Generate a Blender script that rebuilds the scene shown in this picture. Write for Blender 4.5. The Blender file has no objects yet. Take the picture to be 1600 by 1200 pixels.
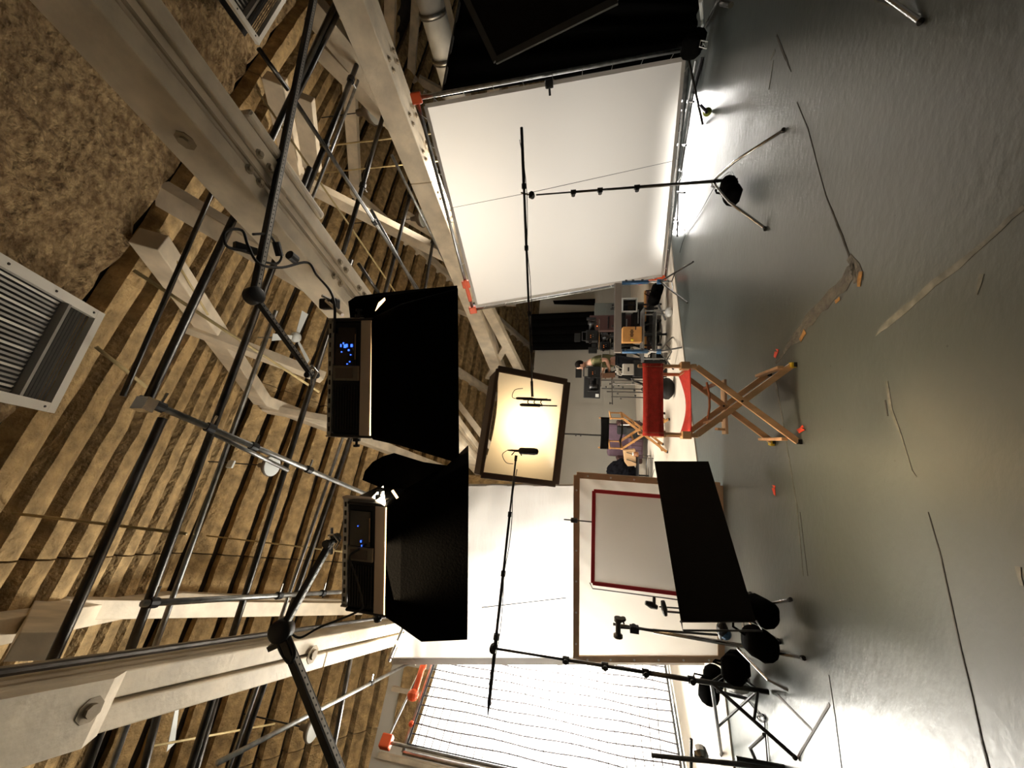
import bpy, bmesh, math, random
from mathutils import Vector as V, Matrix, Quaternion, noise
random.seed(7)
SC = bpy.context.scene
COL = SC.collection
# ------------------------------------------------------------------ camera
FL = 590.0; PITCH = math.atan(118/FL); ROLL = math.radians(1.06)
cF = V((0, math.cos(PITCH), math.sin(PITCH))); cU = V((0, -math.sin(PITCH), math.cos(PITCH))); cR = V((1, 0, 0))
cX = -math.cos(ROLL)*cU + math.sin(ROLL)*cR
cY = math.sin(ROLL)*cU + math.cos(ROLL)*cR
CAM = V((0, 0, 1.55))
cam = bpy.data.cameras.new('camera'); cam.sensor_fit = 'HORIZONTAL'; cam.sensor_width = 36; cam.lens = 36*FL/1600
cam.clip_start = 0.05; cam.clip_end = 200
camo = bpy.data.objects.new('camera', cam); COL.objects.link(camo)
m = Matrix((cX, cY, -cF)).transposed().to_4x4(); m.translation = CAM
camo.matrix_world = m
SC.camera = camo
# ------------------------------------------------------------------ world, exposure, lamps
SC.view_settings.view_transform = 'Standard'; SC.view_settings.look = 'None'
SC.view_settings.gamma = 1; SC.view_settings.use_curve_mapping = False
SC.view_settings.exposure = 0.0
w = bpy.data.worlds.new('world'); SC.world = w; w.use_nodes = True
w.node_tree.nodes['Background'].inputs[0].default_value = (0.62, 0.56, 0.46, 1)
w.node_tree.nodes['Background'].inputs[1].default_value = 0.11

# building axes: AX runs along the rafters' battens, BX along the trusses
AX = V((math.sin(math.radians(62)), math.cos(math.radians(62)), 0)); BX = V((-AX.y, AX.x, 0)); ZX = V((0, 0, 1))
def AB(a, b, z): return AX*a + BX*b + ZX*z
def ray(x, y): return cF + cX*((x-800)/FL) - cY*((y-600)/FL)
def onplane(x, y, n, d):
    D = ray(x, y); t = (d - n.dot(CAM))/n.dot(D); return CAM + D*t
def PZ(x, y, z): return onplane(x, y, ZX, z)
def PY(x, y, Y): return onplane(x, y, V((0, 1, 0)), Y)
def PA(x, y, a): return onplane(x, y, AX, a)
def PB(x, y, b): return onplane(x, y, BX, b)

def lamp(name, loc, target, sx, sy, power, col, spread=180):
    l = bpy.data.lights.new(name, 'AREA'); l.shape = 'RECTANGLE'; l.size = sx; l.size_y = sy; l.energy = power; l.color = col
    l.spread = math.radians(spread)
    o = bpy.data.objects.new(name, l); COL.objects.link(o); o.location = loc
    o.rotation_euler = (V(target)-V(loc)).to_track_quat('-Z', 'Y').to_euler()
    return o
# frames that the lamps stand behind (corner points in the room)
WF = [V(c) for c in ((3.86, 4.92, 3.84), (4.49, 5.51, .34), (2.13, 7.63, .19), (1.50, 7.03, 3.68))]   # right white diffusion
SBX = [CAM + (V(c)-CAM)*.86 for c in ((.24, 5.91, 2.97), (.05, 6.40, 1.89), (-1.57, 5.99, 2.02), (-1.38, 5.50, 3.10))]
NETN = V((-.89, .45, 0)).normalized(); ND = NETN.dot(V((-3.86, 5.62, .45)))
def PN(x, y, off=0): return onplane(x, y, NETN, ND+off)
nc = PN(875, 1085)
lamp('key_lamp', nc + NETN*1.1 + V((0, 0, 0)), nc, 1.0, 1.0, 780, (1, .97, .90))
mc_ = PY(880, 965, 5.05)
lamp('key_fill_lamp', mc_+V((-.30, .95, .1)), mc_, .6, .6, 120, (1, .97, .92))
wc = (WF[0]+WF[1]+WF[2]+WF[3])/4; wn = (WF[1]-WF[0]).cross(WF[3]-WF[0]).normalized()
if wn.dot(wc-CAM) < 0: wn = -wn
lamp('bounce_lamp', wc + wn*1.9 + V((0, 0, .1)), wc, 3.0, 2.6, 85, (1, .95, .88))
sc_ = (SBX[0]+SBX[1]+SBX[2]+SBX[3])/4; sn = (SBX[1]-SBX[0]).cross(SBX[3]-SBX[0]).normalized()
if sn.dot(sc_-CAM) < 0: sn = -sn
lp0 = (WF[1]+WF[2])/2
lamp('low_lamp', lp0 + V((wn.x, wn.y, 0))*.8 + V((0, 0, .13-lp0.z)), lp0 - V((wn.x, wn.y, 0))*.5 + V((0, 0, .10-lp0.z)), 2.2, .16, 17, (1, .96, .90), 60)
lamp('soft_lamp', sc_ + sn*.38, sc_, .30, .30, 17, (1, .72, .38))
# added fill lights hidden behind the diffusion frames to brighten the roof
lamp('roof_fill_left', nc + NETN*1.2 + V((-.3, .4, 1.6)), AB(2.6, 2.0, 6), .8, .8, 240, (1, .93, .82))
lamp('roof_fill_right', wc + wn*1.3 + V((.3, .3, 2.1)), AB(3.8, 3.5, 7), .8, .8, 130, (1, .90, .76))
# unseen fill light above the rear stage, set to brighten its pale floor
lamp('stage_fill', V((-1, 8.2, 4.0)), V((-.5, 8.8, 0)), 1.5, 1.5, 140, (1, .90, .76), 125)

# ------------------------------------------------------------------ materials
MATS = {}
def mat(name, col, rough=.6, metal=0, bump=0, bscale=20, var=0, vscale=5, emit=None, estr=0, trans=0, stretch=(1, 1, 1), spec=.5, col2=None, detail=6, bdist=.02, sheen=0):
    if name in MATS: return MATS[name]
    mt = bpy.data.materials.new(name); mt.use_nodes = True; nt = mt.node_tree; N = nt.nodes; L = nt.links
    b = N['Principled BSDF']; b.inputs['Roughness'].default_value = rough; b.inputs['Metallic'].default_value = metal
    b.inputs['Base Color'].default_value = (*col, 1); b.inputs['Specular IOR Level'].default_value = spec
    if sheen: b.inputs['Sheen Weight'].default_value = sheen
    tc = N.new('ShaderNodeTexCoord'); mp = N.new('ShaderNodeMapping'); mp.inputs['Scale'].default_value = stretch
    L.new(tc.outputs['Object'], mp.inputs[0])
    if var or col2:
        n1 = N.new('ShaderNodeTexNoise'); n1.inputs['Scale'].default_value = vscale; n1.inputs['Detail'].default_value = detail
        L.new(mp.outputs[0], n1.inputs['Vector'])
        r = N.new('ShaderNodeValToRGB'); r.color_ramp.elements[0].position = .35; r.color_ramp.elements[1].position = .68
        c2 = col2 or tuple(c*(1-var) for c in col)
        r.color_ramp.elements[0].color = (*c2, 1); r.color_ramp.elements[1].color = (*(min(1, c*(1+var*.5)) for c in col), 1) if not col2 else (*col, 1)
        L.new(n1.outputs['Fac'], r.inputs[0]); L.new(r.outputs[0], b.inputs['Base Color'])
    if bump:
        n2 = N.new('ShaderNodeTexNoise'); n2.inputs['Scale'].default_value = bscale; n2.inputs['Detail'].default_value = 5
        L.new(mp.outputs[0], n2.inputs['Vector'])
        bp = N.new('ShaderNodeBump'); bp.inputs['Strength'].default_value = bump; bp.inputs['Distance'].default_value = bdist
        L.new(n2.outputs['Fac'], bp.inputs['Height']); L.new(bp.outputs[0], b.inputs['Normal'])
    if emit:
        b.inputs['Emission Color'].default_value = (*emit, 1); b.inputs['Emission Strength'].default_value = estr
    if trans:
        t = N.new('ShaderNodeBsdfTranslucent'); t.inputs[0].default_value = (*col, 1)
        mx = N.new('ShaderNodeMixShader'); mx.inputs[0].default_value = trans
        L.new(b.outputs[0], mx.inputs[1]); L.new(t.outputs[0], mx.inputs[2]); L.new(mx.outputs[0], N['Material Output'].inputs[0])
    MATS[name] = mt; return mt
BEAM = mat('painted_timber', (.72, .61, .45), .55, var=.22, vscale=3, stretch=(1, 1, 1), bump=.25, bscale=18)
BEAMD = mat('dusty_timber', (.36, .28, .18), .7, var=.3, vscale=4, bump=.3, bscale=15)
FOAM = mat('spray_foam', (.50, .34, .155), .9, var=.4, vscale=5, bump=1, bscale=14, bdist=.06)
FUZZ = mat('loose_insulation', (.42, .29, .14), .95, col2=(.17, .10, .04), vscale=11, bump=1, bscale=15, bdist=.1)
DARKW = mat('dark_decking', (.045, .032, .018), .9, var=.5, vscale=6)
STEEL = mat('dark_steel_pipe', (.10, .095, .09), .32, 1, var=.3, vscale=8)
CHROME = mat('chrome', (.62, .60, .58), .22, 1)
GALV = mat('galvanised_steel', (.45, .46, .46), .38, 1, var=.3, vscale=12)
BLACK = mat('black_metal', (.012, .012, .013), .45, spec=.4)
PLAST = mat('black_plastic', (.010, .010, .010), .6, spec=.25)
CLOTHK = mat('black_duvetyne', (.0035, .0033, .003), .95, spec=.03, bump=.1, bscale=60)
BOARDK = mat('black_flag_cloth', (.010, .008, .006), .9, spec=.1, bump=.3, bscale=90)
RUB = mat('black_rubber', (.012, .012, .012), .7)
SILK = mat('white_diffusion', (.80, .77, .72), .8, trans=.55, bump=.15, bscale=5)
GRID = mat('key_diffusion', (.86, .85, .82), .8, trans=.75, bump=.1, bscale=4)
MUSL = mat('white_muslin', (.78, .75, .70), .85, trans=.5, bump=.5, bscale=2.2, stretch=(1, 1, 4), bdist=.08)
SOFTF = mat('warm_diffusion', (.84, .79, .68), .8, trans=.7, bump=.15, bscale=4)
SCRIM = mat('grey_scrim', (.72, .70, .68), .8, trans=.6, bump=.1, bscale=5)
TAN = mat('tan_webbing', (.55, .38, .24), .8, var=.15)
BRNF = mat('brown_frame_cloth', (.085, .05, .03), .85)
RED = mat('red_canvas', (.80, .065, .055), .85, var=.15, vscale=30, bump=.3, bscale=120)
REDE = mat('red_frame_edge', (.55, .03, .05), .6)
WOOD = mat('varnished_beech', (.80, .50, .28), .4, var=.18, vscale=6, stretch=(3, 3, .6))
WOODP = mat('pale_beech', (.78, .56, .38), .45, var=.12, vscale=6)
OAK = mat('golden_oak', (.56, .27, .08), .45, var=.2, vscale=6)
ORANGE = mat('orange_plastic', (.75, .10, .02), .5)
TAPE = mat('red_tape', (.85, .08, .03), .6)
YEL = mat('yellow_tape', (.75, .55, .03), .6)
BLUE = mat('blue_painted_metal', (.03, .10, .21), .4)
PURB = mat('plum_upholstery', (.11, .065, .09), .8, var=.2)
LEATH = mat('dark_red_case', (.05, .018, .015), .6)
CARD = mat('tan_cardboard', (.42, .26, .13), .8, var=.15)
PAPER = mat('grey_paper', (.42, .39, .34), .8)
OLIVE = mat('olive_shirt', (.16, .16, .065), .85, var=.2, vscale=12)
DENIM = mat('dark_trousers', (.012, .016, .022), .85)
SKIN = mat('skin', (.46, .25, .17), .5)
HAIR = mat('dark_hair', (.006, .004, .003), .9, spec=.1)
WALLP = mat('grey_wall_paint', (.40, .385, .34), .75, var=.06, vscale=1.2, bump=.1, bscale=30)
WALLL = mat('pale_wall_paint', (.62, .59, .52), .7, var=.08, vscale=1.2)
DUCT = mat('white_duct', (.66, .66, .63), .4, var=.15, vscale=3)
GRILLE = mat('white_grille_paint', (.72, .68, .60), .5)
SLAT = mat('grille_slats', (.30, .28, .25), .45, .3)
BRASSY = mat('cream_conduit', (.55, .42, .20), .5, var=.2, vscale=10)
LAMPW = mat('white_enamel', (.75, .78, .76), .3)
LAMPG = mat('grey_enamel', (.16, .13, .10), .5)
ALU = mat('brushed_aluminium', (.52, .45, .40), .4, .6)
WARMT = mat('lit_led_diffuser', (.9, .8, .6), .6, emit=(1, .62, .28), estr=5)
SCREEN = mat('display_glass', (.008, .009, .011), .2)
BLUEE = mat('blue_display_text', (.02, .05, .3), .5, emit=(.05, .16, 1), estr=2.2)
REDL = mat('amber_indicator', (.5, .1, .02), .5, emit=(1, .25, .04), estr=1.2)

def floor_mat():
    mt = bpy.data.materials.new('grey_floor_paint'); mt.use_nodes = True; nt = mt.node_tree; N = nt.nodes; L = nt.links
    b = N['Principled BSDF']; tc = N.new('ShaderNodeTexCoord')
    n1 = N.new('ShaderNodeTexNoise'); n1.inputs['Scale'].default_value = .9; n1.inputs['Detail'].default_value = 8; n1.inputs['Roughness'].default_value = .6
    r = N.new('ShaderNodeValToRGB'); r.color_ramp.elements[0].position = .3; r.color_ramp.elements[1].position = .7
    r.color_ramp.elements[0].color = (.068, .082, .080, 1); r.color_ramp.elements[1].color = (.098, .114, .110, 1)
    L.new(tc.outputs['Object'], n1.inputs[0]); L.new(n1.outputs['Fac'], r.inputs[0])
    # scattered dark chips
    v = N.new('ShaderNodeTexVoronoi'); v.inputs['Scale'].default_value = 5.5; L.new(tc.outputs['Object'], v.inputs[0])
    rr = N.new('ShaderNodeValToRGB'); rr.color_ramp.elements[0].position = .025; rr.color_ramp.elements[1].position = .04
    rr.color_ramp.elements[0].color = (.45, .45, .45, 1); rr.color_ramp.elements[1].color = (1, 1, 1, 1)
    L.new(v.outputs['Distance'], rr.inputs[0])
    mx = N.new('ShaderNodeMix'); mx.data_type = 'RGBA'; mx.blend_type = 'MULTIPLY'; mx.inputs[0].default_value = 1
    L.new(r.outputs[0], mx.inputs[6]); L.new(rr.outputs[0], mx.inputs[7]); L.new(mx.outputs[2], b.inputs['Base Color'])
    n3 = N.new('ShaderNodeTexNoise'); n3.inputs['Scale'].default_value = 2.5; n3.inputs['Detail'].default_value = 4
    L.new(tc.outputs['Object'], n3.inputs[0])
    mr = N.new('ShaderNodeMapRange'); mr.inputs['To Min'].default_value = .24; mr.inputs['To Max'].default_value = .38
    L.new(n3.outputs['Fac'], mr.inputs['Value']); L.new(mr.outputs[0], b.inputs['Roughness'])
    n2 = N.new('ShaderNodeTexNoise'); n2.inputs['Scale'].default_value = 13; n2.inputs['Detail'].default_value = 5
    mp = N.new('ShaderNodeMapping'); mp.inputs['Scale'].default_value = (1, 1.8, 1); mp.inputs['Rotation'].default_value = (0, 0, .5)
    L.new(tc.outputs['Object'], mp.inputs[0]); L.new(mp.outputs[0], n2.inputs[0])
    n4 = N.new('ShaderNodeTexNoise'); n4.inputs['Scale'].default_value = 1.3; n4.inputs['Detail'].default_value = 2; L.new(tc.outputs['Object'], n4.inputs[0])
    ad = N.new('ShaderNodeMath'); ad.operation = 'MULTIPLY_ADD'; ad.inputs[1].default_value = 3; L.new(n4.outputs['Fac'], ad.inputs[0]); L.new(n2.outputs['Fac'], ad.inputs[2])
    bp = N.new('ShaderNodeBump'); bp.inputs['Strength'].default_value = .5; bp.inputs['Distance'].default_value = .004
    L.new(ad.outputs[0], bp.inputs['Height']); L.new(bp.outputs[0], b.inputs['Normal'])
    b.inputs['IOR'].default_value = 1.85
    return mt
FLOOR = floor_mat()
PALEF = mat('pale_stage_floor', (.74, .67, .57), .45, var=.1, vscale=1.5, bump=.1, bscale=6)
CRACK = mat('dark_crack', (.07, .068, .06), .8, var=.4, vscale=12)
SCAR = mat('scraped_concrete', (.16, .145, .12), .6, col2=(.07, .068, .06), vscale=14, bump=.8, bscale=25)
RUST = mat('rusty_patch', (.42, .22, .06), .7, var=.4, vscale=25)
SCUFF = mat('pale_scuff', (.19, .19, .165), .5, var=.4, vscale=15)

# ------------------------------------------------------------------ mesh helpers
class MB:
    def __init__(s): s.v = []; s.f = []
    def add(s, vs, fs):
        o = len(s.v); s.v += [V(x) for x in vs]; s.f += [tuple(i+o for i in f) for f in fs]; return s
    def obox(s, c, ax, ay, az):           # centre and three half-axis vectors
        c = V(c); vs = [c + ax*i + ay*j + az*k for i in (-1, 1) for j in (-1, 1) for k in (-1, 1)]
        fs = [(0, 1, 3, 2), (4, 6, 7, 5), (0, 4, 5, 1), (2, 3, 7, 6), (0, 2, 6, 4), (1, 5, 7, 3)]
        return s.add(vs, fs)
    def box(s, c, sx, sy, sz, rz=0):
        a = V((math.cos(rz), math.sin(rz), 0)); b = V((-a.y, a.x, 0))
        return s.obox(c, a*sx/2, b*sy/2, ZX*sz/2)
    def bar(s, p, q, w, h, up=ZX):        # rectangular bar p->q, w across, h along up
        p = V(p); q = V(q); d = (q-p); L = d.length; d.normalize()
        u = (V(up) - d*d.dot(V(up)));
        if u.length < 1e-4: u = V((1, 0, 0)) - d*d.x
        u.normalize(); a = d.cross(u)
        return s.obox((p+q)/2, d*L/2, a*w/2, u*h/2)
    def tube(s, p, q, r, n=8, r2=None, cap=True):
        return s.path([p, q], r, n, r2, cap)
    def path(s, pts, r, n=8, r2=None, cap=True, radii=None):
        pts = [V(p) for p in pts]; k = len(pts); vs = []; fs = []; up = None
        for i, p in enumerate(pts):
            d = (pts[min(i+1, k-1)] - pts[max(i-1, 0)]).normalized()
            if up is None: up = d.orthogonal().normalized()
            else: up = (up - d*up.dot(d)); up = up.normalized() if up.length > 1e-5 else d.orthogonal().normalized()
            b = d.cross(up)
            rr = radii[i] if radii else (r if r2 is None else r + (r2-r)*i/(k-1))
            for j in range(n):
                t = 2*math.pi*j/n; vs.append(p + (up*math.cos(t) + b*math.sin(t))*rr)
        for i in range(k-1):
            for j in range(n): fs.append((i*n+j, i*n+(j+1) % n, (i+1)*n+(j+1) % n, (i+1)*n+j))
        if cap: fs.append(tuple(range(n-1, -1, -1))); fs.append(tuple(range((k-1)*n, k*n)))
        return s.add(vs, fs)
    def lathe(s, base, axis, prof, n=16):  # prof: (distance along axis, radius)
        axis = V(axis).normalized()
        return s.path([V(base)+axis*t for t, _ in prof], 0, n, radii=[max(r, 1e-4) for _, r in prof])
    def ball(s, c, rx, ry, rz, n=10, k=7, rot=None):
        vs = []; fs = []; c = V(c)
        for i in range(k+1):
            a = math.pi*i/k
            for j in range(n):
                t = 2*math.pi*j/n; p = V((rx*math.sin(a)*math.cos(t), ry*math.sin(a)*math.sin(t), rz*math.cos(a)))
                if rot: p = rot @ p
                vs.append(c+p)
        for i in range(k):
            for j in range(n): fs.append((i*n+j, (i+1)*n+j, (i+1)*n+(j+1) % n, i*n+(j+1) % n))
        return s.add(vs, fs)
    def sheet(s, A, B, C, D, nu=12, nv=12, disp=None):   # A-B along u, A-D along v
        vs = []; fs = []; A, B, C, D = V(A), V(B), V(C), V(D); n = (B-A).cross(D-A).normalized()
        for j in range(nv+1):
            for i in range(nu+1):
                u = i/nu; v = j/nv; p = (A*(1-u)+B*u)*(1-v) + (D*(1-u)+C*u)*v
                if disp: p = p + n*disp(u, v)
                vs.append(p)
        for j in range(nv):
            for i in range(nu): a = j*(nu+1)+i; fs.append((a, a+1, a+nu+2, a+nu+1))
        return s.add(vs, fs)
    def slab(s, pts, n, th):              # polygon extruded by th along n
        pts = [V(p) for p in pts]; n = V(n).normalized()*th; k = len(pts)
        vs = pts + [p+n for p in pts]
        fs = [tuple(range(k-1, -1, -1)), tuple(range(k, 2*k))] + [(i, (i+1) % k, k+(i+1) % k, k+i) for i in range(k)]
        return s.add(vs, fs)
    def build(s, name, m, parent=None, smooth=False, bevel=0, solid=0, subsurf=0, org=None):
        if parent is not None: o3 = wpos(parent)
        else: o3 = V(org) if org is not None else V((0, 0, 0))
        me = bpy.data.meshes.new(name); me.from_pydata([tuple(p-o3) for p in s.v], [], s.f); me.validate()
        bm = bmesh.new(); bm.from_mesh(me); bmesh.ops.recalc_face_normals(bm, faces=bm.faces); bm.to_mesh(me); bm.free()
        me.materials.append(m)
        if smooth: me.polygons.foreach_set('use_smooth', [True]*len(me.polygons))
        o = bpy.data.objects.new(name, me); COL.objects.link(o)
        if parent is not None: o.parent = parent
        elif org is not None: o.location = o3
        if bevel: bv = o.modifiers.new('bevel', 'BEVEL'); bv.width = bevel; bv.segments = 2; bv.limit_method = 'ANGLE'
        if solid: sd = o.modifiers.new('solid', 'SOLIDIFY'); sd.thickness = solid; sd.offset = 0
        if subsurf: ss = o.modifiers.new('sub', 'SUBSURF'); ss.levels = subsurf; ss.render_levels = subsurf
        return o
def wpos(o):
    p = V(o.location)
    while o.parent: o = o.parent; p = p + V(o.location)
    return p
def tag(o, label, cat, group=None):
    o['label'] = label; o['category'] = cat
    if group: o['group'] = group
    return o
def thing(name, label, cat, loc=(0, 0, 0), group=None):
    o = bpy.data.objects.new(name, None); o.empty_display_size = .1; COL.objects.link(o); o.location = V(loc)
    return tag(o, label, cat, group)
def struct(o, label=None):
    o['kind'] = 'structure'
    if label: o['label'] = label
    return o
def nz(x, y=0, z=0): return noise.noise(V((x, y, z)))

# ================================================================== STRUCTURE
floor = struct(MB().box((1, 6, -.06), 34, 30, .12).build('floor', FLOOR), 'dark grey painted concrete studio floor, semi-gloss and scarred')
st = []
for i in range(25):
    a = -14 + i*1.25; st.append(AB(a, 5.57 + .035*nz(a*1.3, 3), 0))
pts = st + [AB(18, 11.9, 0), AB(-14, 11.9, 0)]
stage = struct(MB().slab(pts, ZX, .018).build('trim_1', PALEF), 'pale cream floor covering running to the rear wall')
# seam on the pale floor
MB().bar(AB(2.6, 8.9, .0195), AB(2.2, 11.3, .0195), .025, .002).build('seam', CRACK, stage)
MB().bar(AB(2.0, 8.6, .0195), AB(1.2, 11.3, .0195), .015, .002).build('seam', CRACK, stage)

def ribbon(pixels, widths, m, name, z=.0015, jit=.35):
    if name == 'crack': widths = [w_*.7 for w_ in widths]
    pts = []; n = len(pixels)
    for i in range(n-1):
        p = PZ(*pixels[i], z); q = PZ(*pixels[i+1], z); k = max(2, int((q-p).length/.05))
        for j in range(k):
            t = j/k; pts.append((p.lerp(q, t), widths[i]+(widths[i+1]-widths[i])*t))
    pts.append((PZ(*pixels[-1], z), widths[-1]))
    vs = []; fs = []
    for i, (p, w_) in enumerate(pts):
        d = (pts[min(i+1, len(pts)-1)][0]-pts[max(i-1, 0)][0]).normalized(); s = V((-d.y, d.x, 0))
        j1 = 1 + jit*random.uniform(-1, 1); j2 = 1 + jit*random.uniform(-1, 1); off = s*w_*jit*.5*nz(p.x*6, p.y*6)
        vs += [p+off+s*w_*j1/2, p+off-s*w_*j2/2]
    for i in range(len(pts)-1): fs.append((2*i, 2*i+1, 2*i+3, 2*i+2))
    o = MB().add(vs, fs).build(name, m, floor, solid=.002)
    return o
ribbon([(1245, 160), (1262, 200), (1275, 250), (1290, 305), (1312, 360), (1327, 400)], [.01, .012, .008, .012, .02, .02], CRACK, 'crack')
ribbon([(1213, 55), (1225, 85), (1236, 112)], [.02, .03, .01], CRACK, 'crack')
ribbon([(1327, 400), (1342, 425), (1342, 440)], [.05, .09, .06], SCAR, 'scar')
ribbon([(1337, 420), (1318, 440), (1290, 472), (1260, 505), (1232, 540), (1212, 568)], [.10, .10, .11, .09, .06, .03], SCAR, 'scar')
ribbon([(1346, 424), (1342, 448)], [.04, .03], RUST, 'rust_spot', .004)
ribbon([(1312, 466), (1305, 472)], [.03, .02], RUST, 'rust_spot', .004)
ribbon([(1258, 518), (1250, 532)], [.05, .04], RUST, 'rust_spot', .004)
ribbon([(1600, 322), (1560, 358), (1520, 395), (1475, 432), (1430, 470), (1385, 508), (1368, 524)], [.02, .025, .02, .04, .035, .03, .01], SCUFF, 'scuff')
ribbon([(1205, 575), (1212, 600), (1220, 640), (1235, 730), (1245, 790), (1255, 900)], [.012, .03, .02, .012, .012, .008], SCUFF, 'scuff', .001)
ribbon([(1386, 596), (1392, 640), (1408, 680), (1425, 735), (1432, 745)], [.015, .02, .008, .006, .004], SCUFF, 'scuff')
ribbon([(1383, 625), (1387, 650)], [.012, .01], CRACK, 'crack')
ribbon([(1450, 800), (1470, 870), (1485, 940), (1500, 1010), (1520, 1090), (1535, 1160), (1545, 1200)], [.006, .008, .009, .008, .007, .012, .01], CRACK, 'crack')
ribbon([(1250, 800), (1256, 850), (1262, 900)], [.006, .006, .005], CRACK, 'crack')
ribbon([(1295, 1055), (1305, 1120), (1315, 1200)], [.01, .006, .006], CRACK, 'crack')
ribbon([(1535, 428), (1526, 460)], [.02, .01], SCUFF, 'scuff')
ribbon([(1590, 885), (1597, 915)], [.02, .01], SCUFF, 'scuff')
ribbon([(1365, 0), (1400, 0+12), (1420, 30)], [.006]*3, SCUFF, 'scuff')

# rear walls
wb = struct(MB().obox(AB(9.7, 11.55, 1.72), AX*8.9, BX*.06, ZX*1.72).build('wall_back', WALLP), 'plain grey rear wall of the stage')
struct(MB().obox(AB(9.7, 11.475, .52), AX*8.9, BX*.014, ZX*.50).build('trim_2', WALLP), 'grey lower wall panel with a thin top edge')
wl = struct(MB().obox(AB(-6.6, 11.95, 3.4), AX*7.4, BX*.08, ZX*3.5).build('wall_left', WALLL), 'pale high rear wall with exposed insulation strips')
for k in range(5):
    a0 = -9 + k*2.6
    g = MB().sheet(AB(a0, 11.85, .3), AB(a0+1.5, 11.85, .3), AB(a0+1.5, 11.85, 6.2), AB(a0, 11.85, 6.2), 8, 30, lambda u, v: .05*nz(u*9+k, v*40)*1.0+.03)
    g.build('insulation_panel', FOAM, wl, solid=.03)
for k in range(7):
    MB().bar(AB(-9.3+k*1.3, 11.78, .1), AB(-9.3+k*1.3, 11.78, 6.4), .10, .12, BX).build('wall_stud', BEAM, wl)
struct(MB().obox(AB(-14.2, 4, 3.3), AX*.1, BX*8, ZX*3.5).build('wall_side', WALLP), 'grey side wall')

# roof: two slopes, dark decking with foam strips between the battens
RS = .52; RB0 = 6.8; RZ0 = 9.25
A2 = V((math.sin(math.radians(65)), math.cos(math.radians(65)), 0)); B2 = V((-A2.y, A2.x, 0)); RO = AX*1.0 + BX*RB0
def RF(a, b, dz=0):   # point of the roof: a along the ridge, b across (0 = ridge)
    return RO + A2*a + B2*b + ZX*(RZ0 - RS*abs(b) + dz)
ceiling = MB()
for sgn in (-1, 1):
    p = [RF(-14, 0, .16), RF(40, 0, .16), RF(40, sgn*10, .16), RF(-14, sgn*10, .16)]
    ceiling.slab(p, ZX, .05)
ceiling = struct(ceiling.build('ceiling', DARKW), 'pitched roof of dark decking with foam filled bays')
def strip_mesh(var, length, width, slope):
    mb = MB(); n = 14; rs = []
    for i in range(n+1):
        x = -length/2 + length*i/n
        w1 = width/2*(1+.16*nz(i*.7, var*5.1)); w2 = width/2*(1+.16*nz(i*.7, var*3.3+40)); h = -.12 + .03*nz(i*.9, var*7+9)
        prof = [(-w1, .10), (-w1*.86, h*.75), (0, h), (w2*.86, h*.75), (w2, .10)]
        for (b, z) in prof:
            rs.append(V((x, b, z)))
    fs = []
    for i in range(n):
        for j in range(4): a = i*5+j; fs.append((a, a+1, a+6, a+5))
    mb.add(rs, fs); mb.add([rs[k] for k in range(5)], [(0, 1, 2, 3, 4)]); mb.add([rs[-5+k] for k in range(5)], [(4, 3, 2, 1, 0)])
    return mb
def strips(sgn, b_list, widths, a0, a1, bay, label):
    ang = math.atan(RS)*(-sgn)
    rot = Matrix((A2, B2, ZX)).transposed().to_4x4() @ Matrix.Rotation(ang, 4, 'X')
    meshes = []
    for vv in range(5):
        o = strip_mesh(vv+sgn*10, bay-.02, widths, RS).build('insulation_strip', FOAM)
        meshes.append(o.data); bpy.data.objects.remove(o)
    for b in b_list:
        a = a0
        while a < a1:
            o = bpy.data.objects.new('insulation_strip', meshes[random.randrange(5)]); COL.objects.link(o); o.parent = ceiling
            M_ = rot.copy(); M_.translation = RF(a+bay/2, sgn*b); o.matrix_local = M_
            a += bay
BAY = 3.7
strips(-1, [.30+.47*i for i in range(9)], .33, -8.6, 15, BAY, 0)
strips(1, [.28+.46*i for i in range(21)], .40, -8.6, 30, BAY, 0)
# loose insulation on the lower part of the near slope
fz = MB(); na, nb = 110, 44
vs = []; fs = []
for i in range(na+1):
    for j in range(nb+1):
        a = -8 + 25*i/na; e = .14*nz(a*2.1, 5); b = -4.32 + e*(1 - j/nb) - 5.2*(j/nb)
        h = -.16 + .05*nz(a*3.2, b*3.2) + .05*nz(a*8, b*8)
        if j == 0: h = .1
        vs.append(RF(a, b, h))
for i in range(na):
    for j in range(nb): q = i*(nb+1)+j; fs.append((q, q+1, q+nb+2, q+nb+1))
fo = fz.add(vs, fs).build('loose_insulation', FUZZ, ceiling, smooth=False); fo['kind'] = 'stuff'

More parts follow.
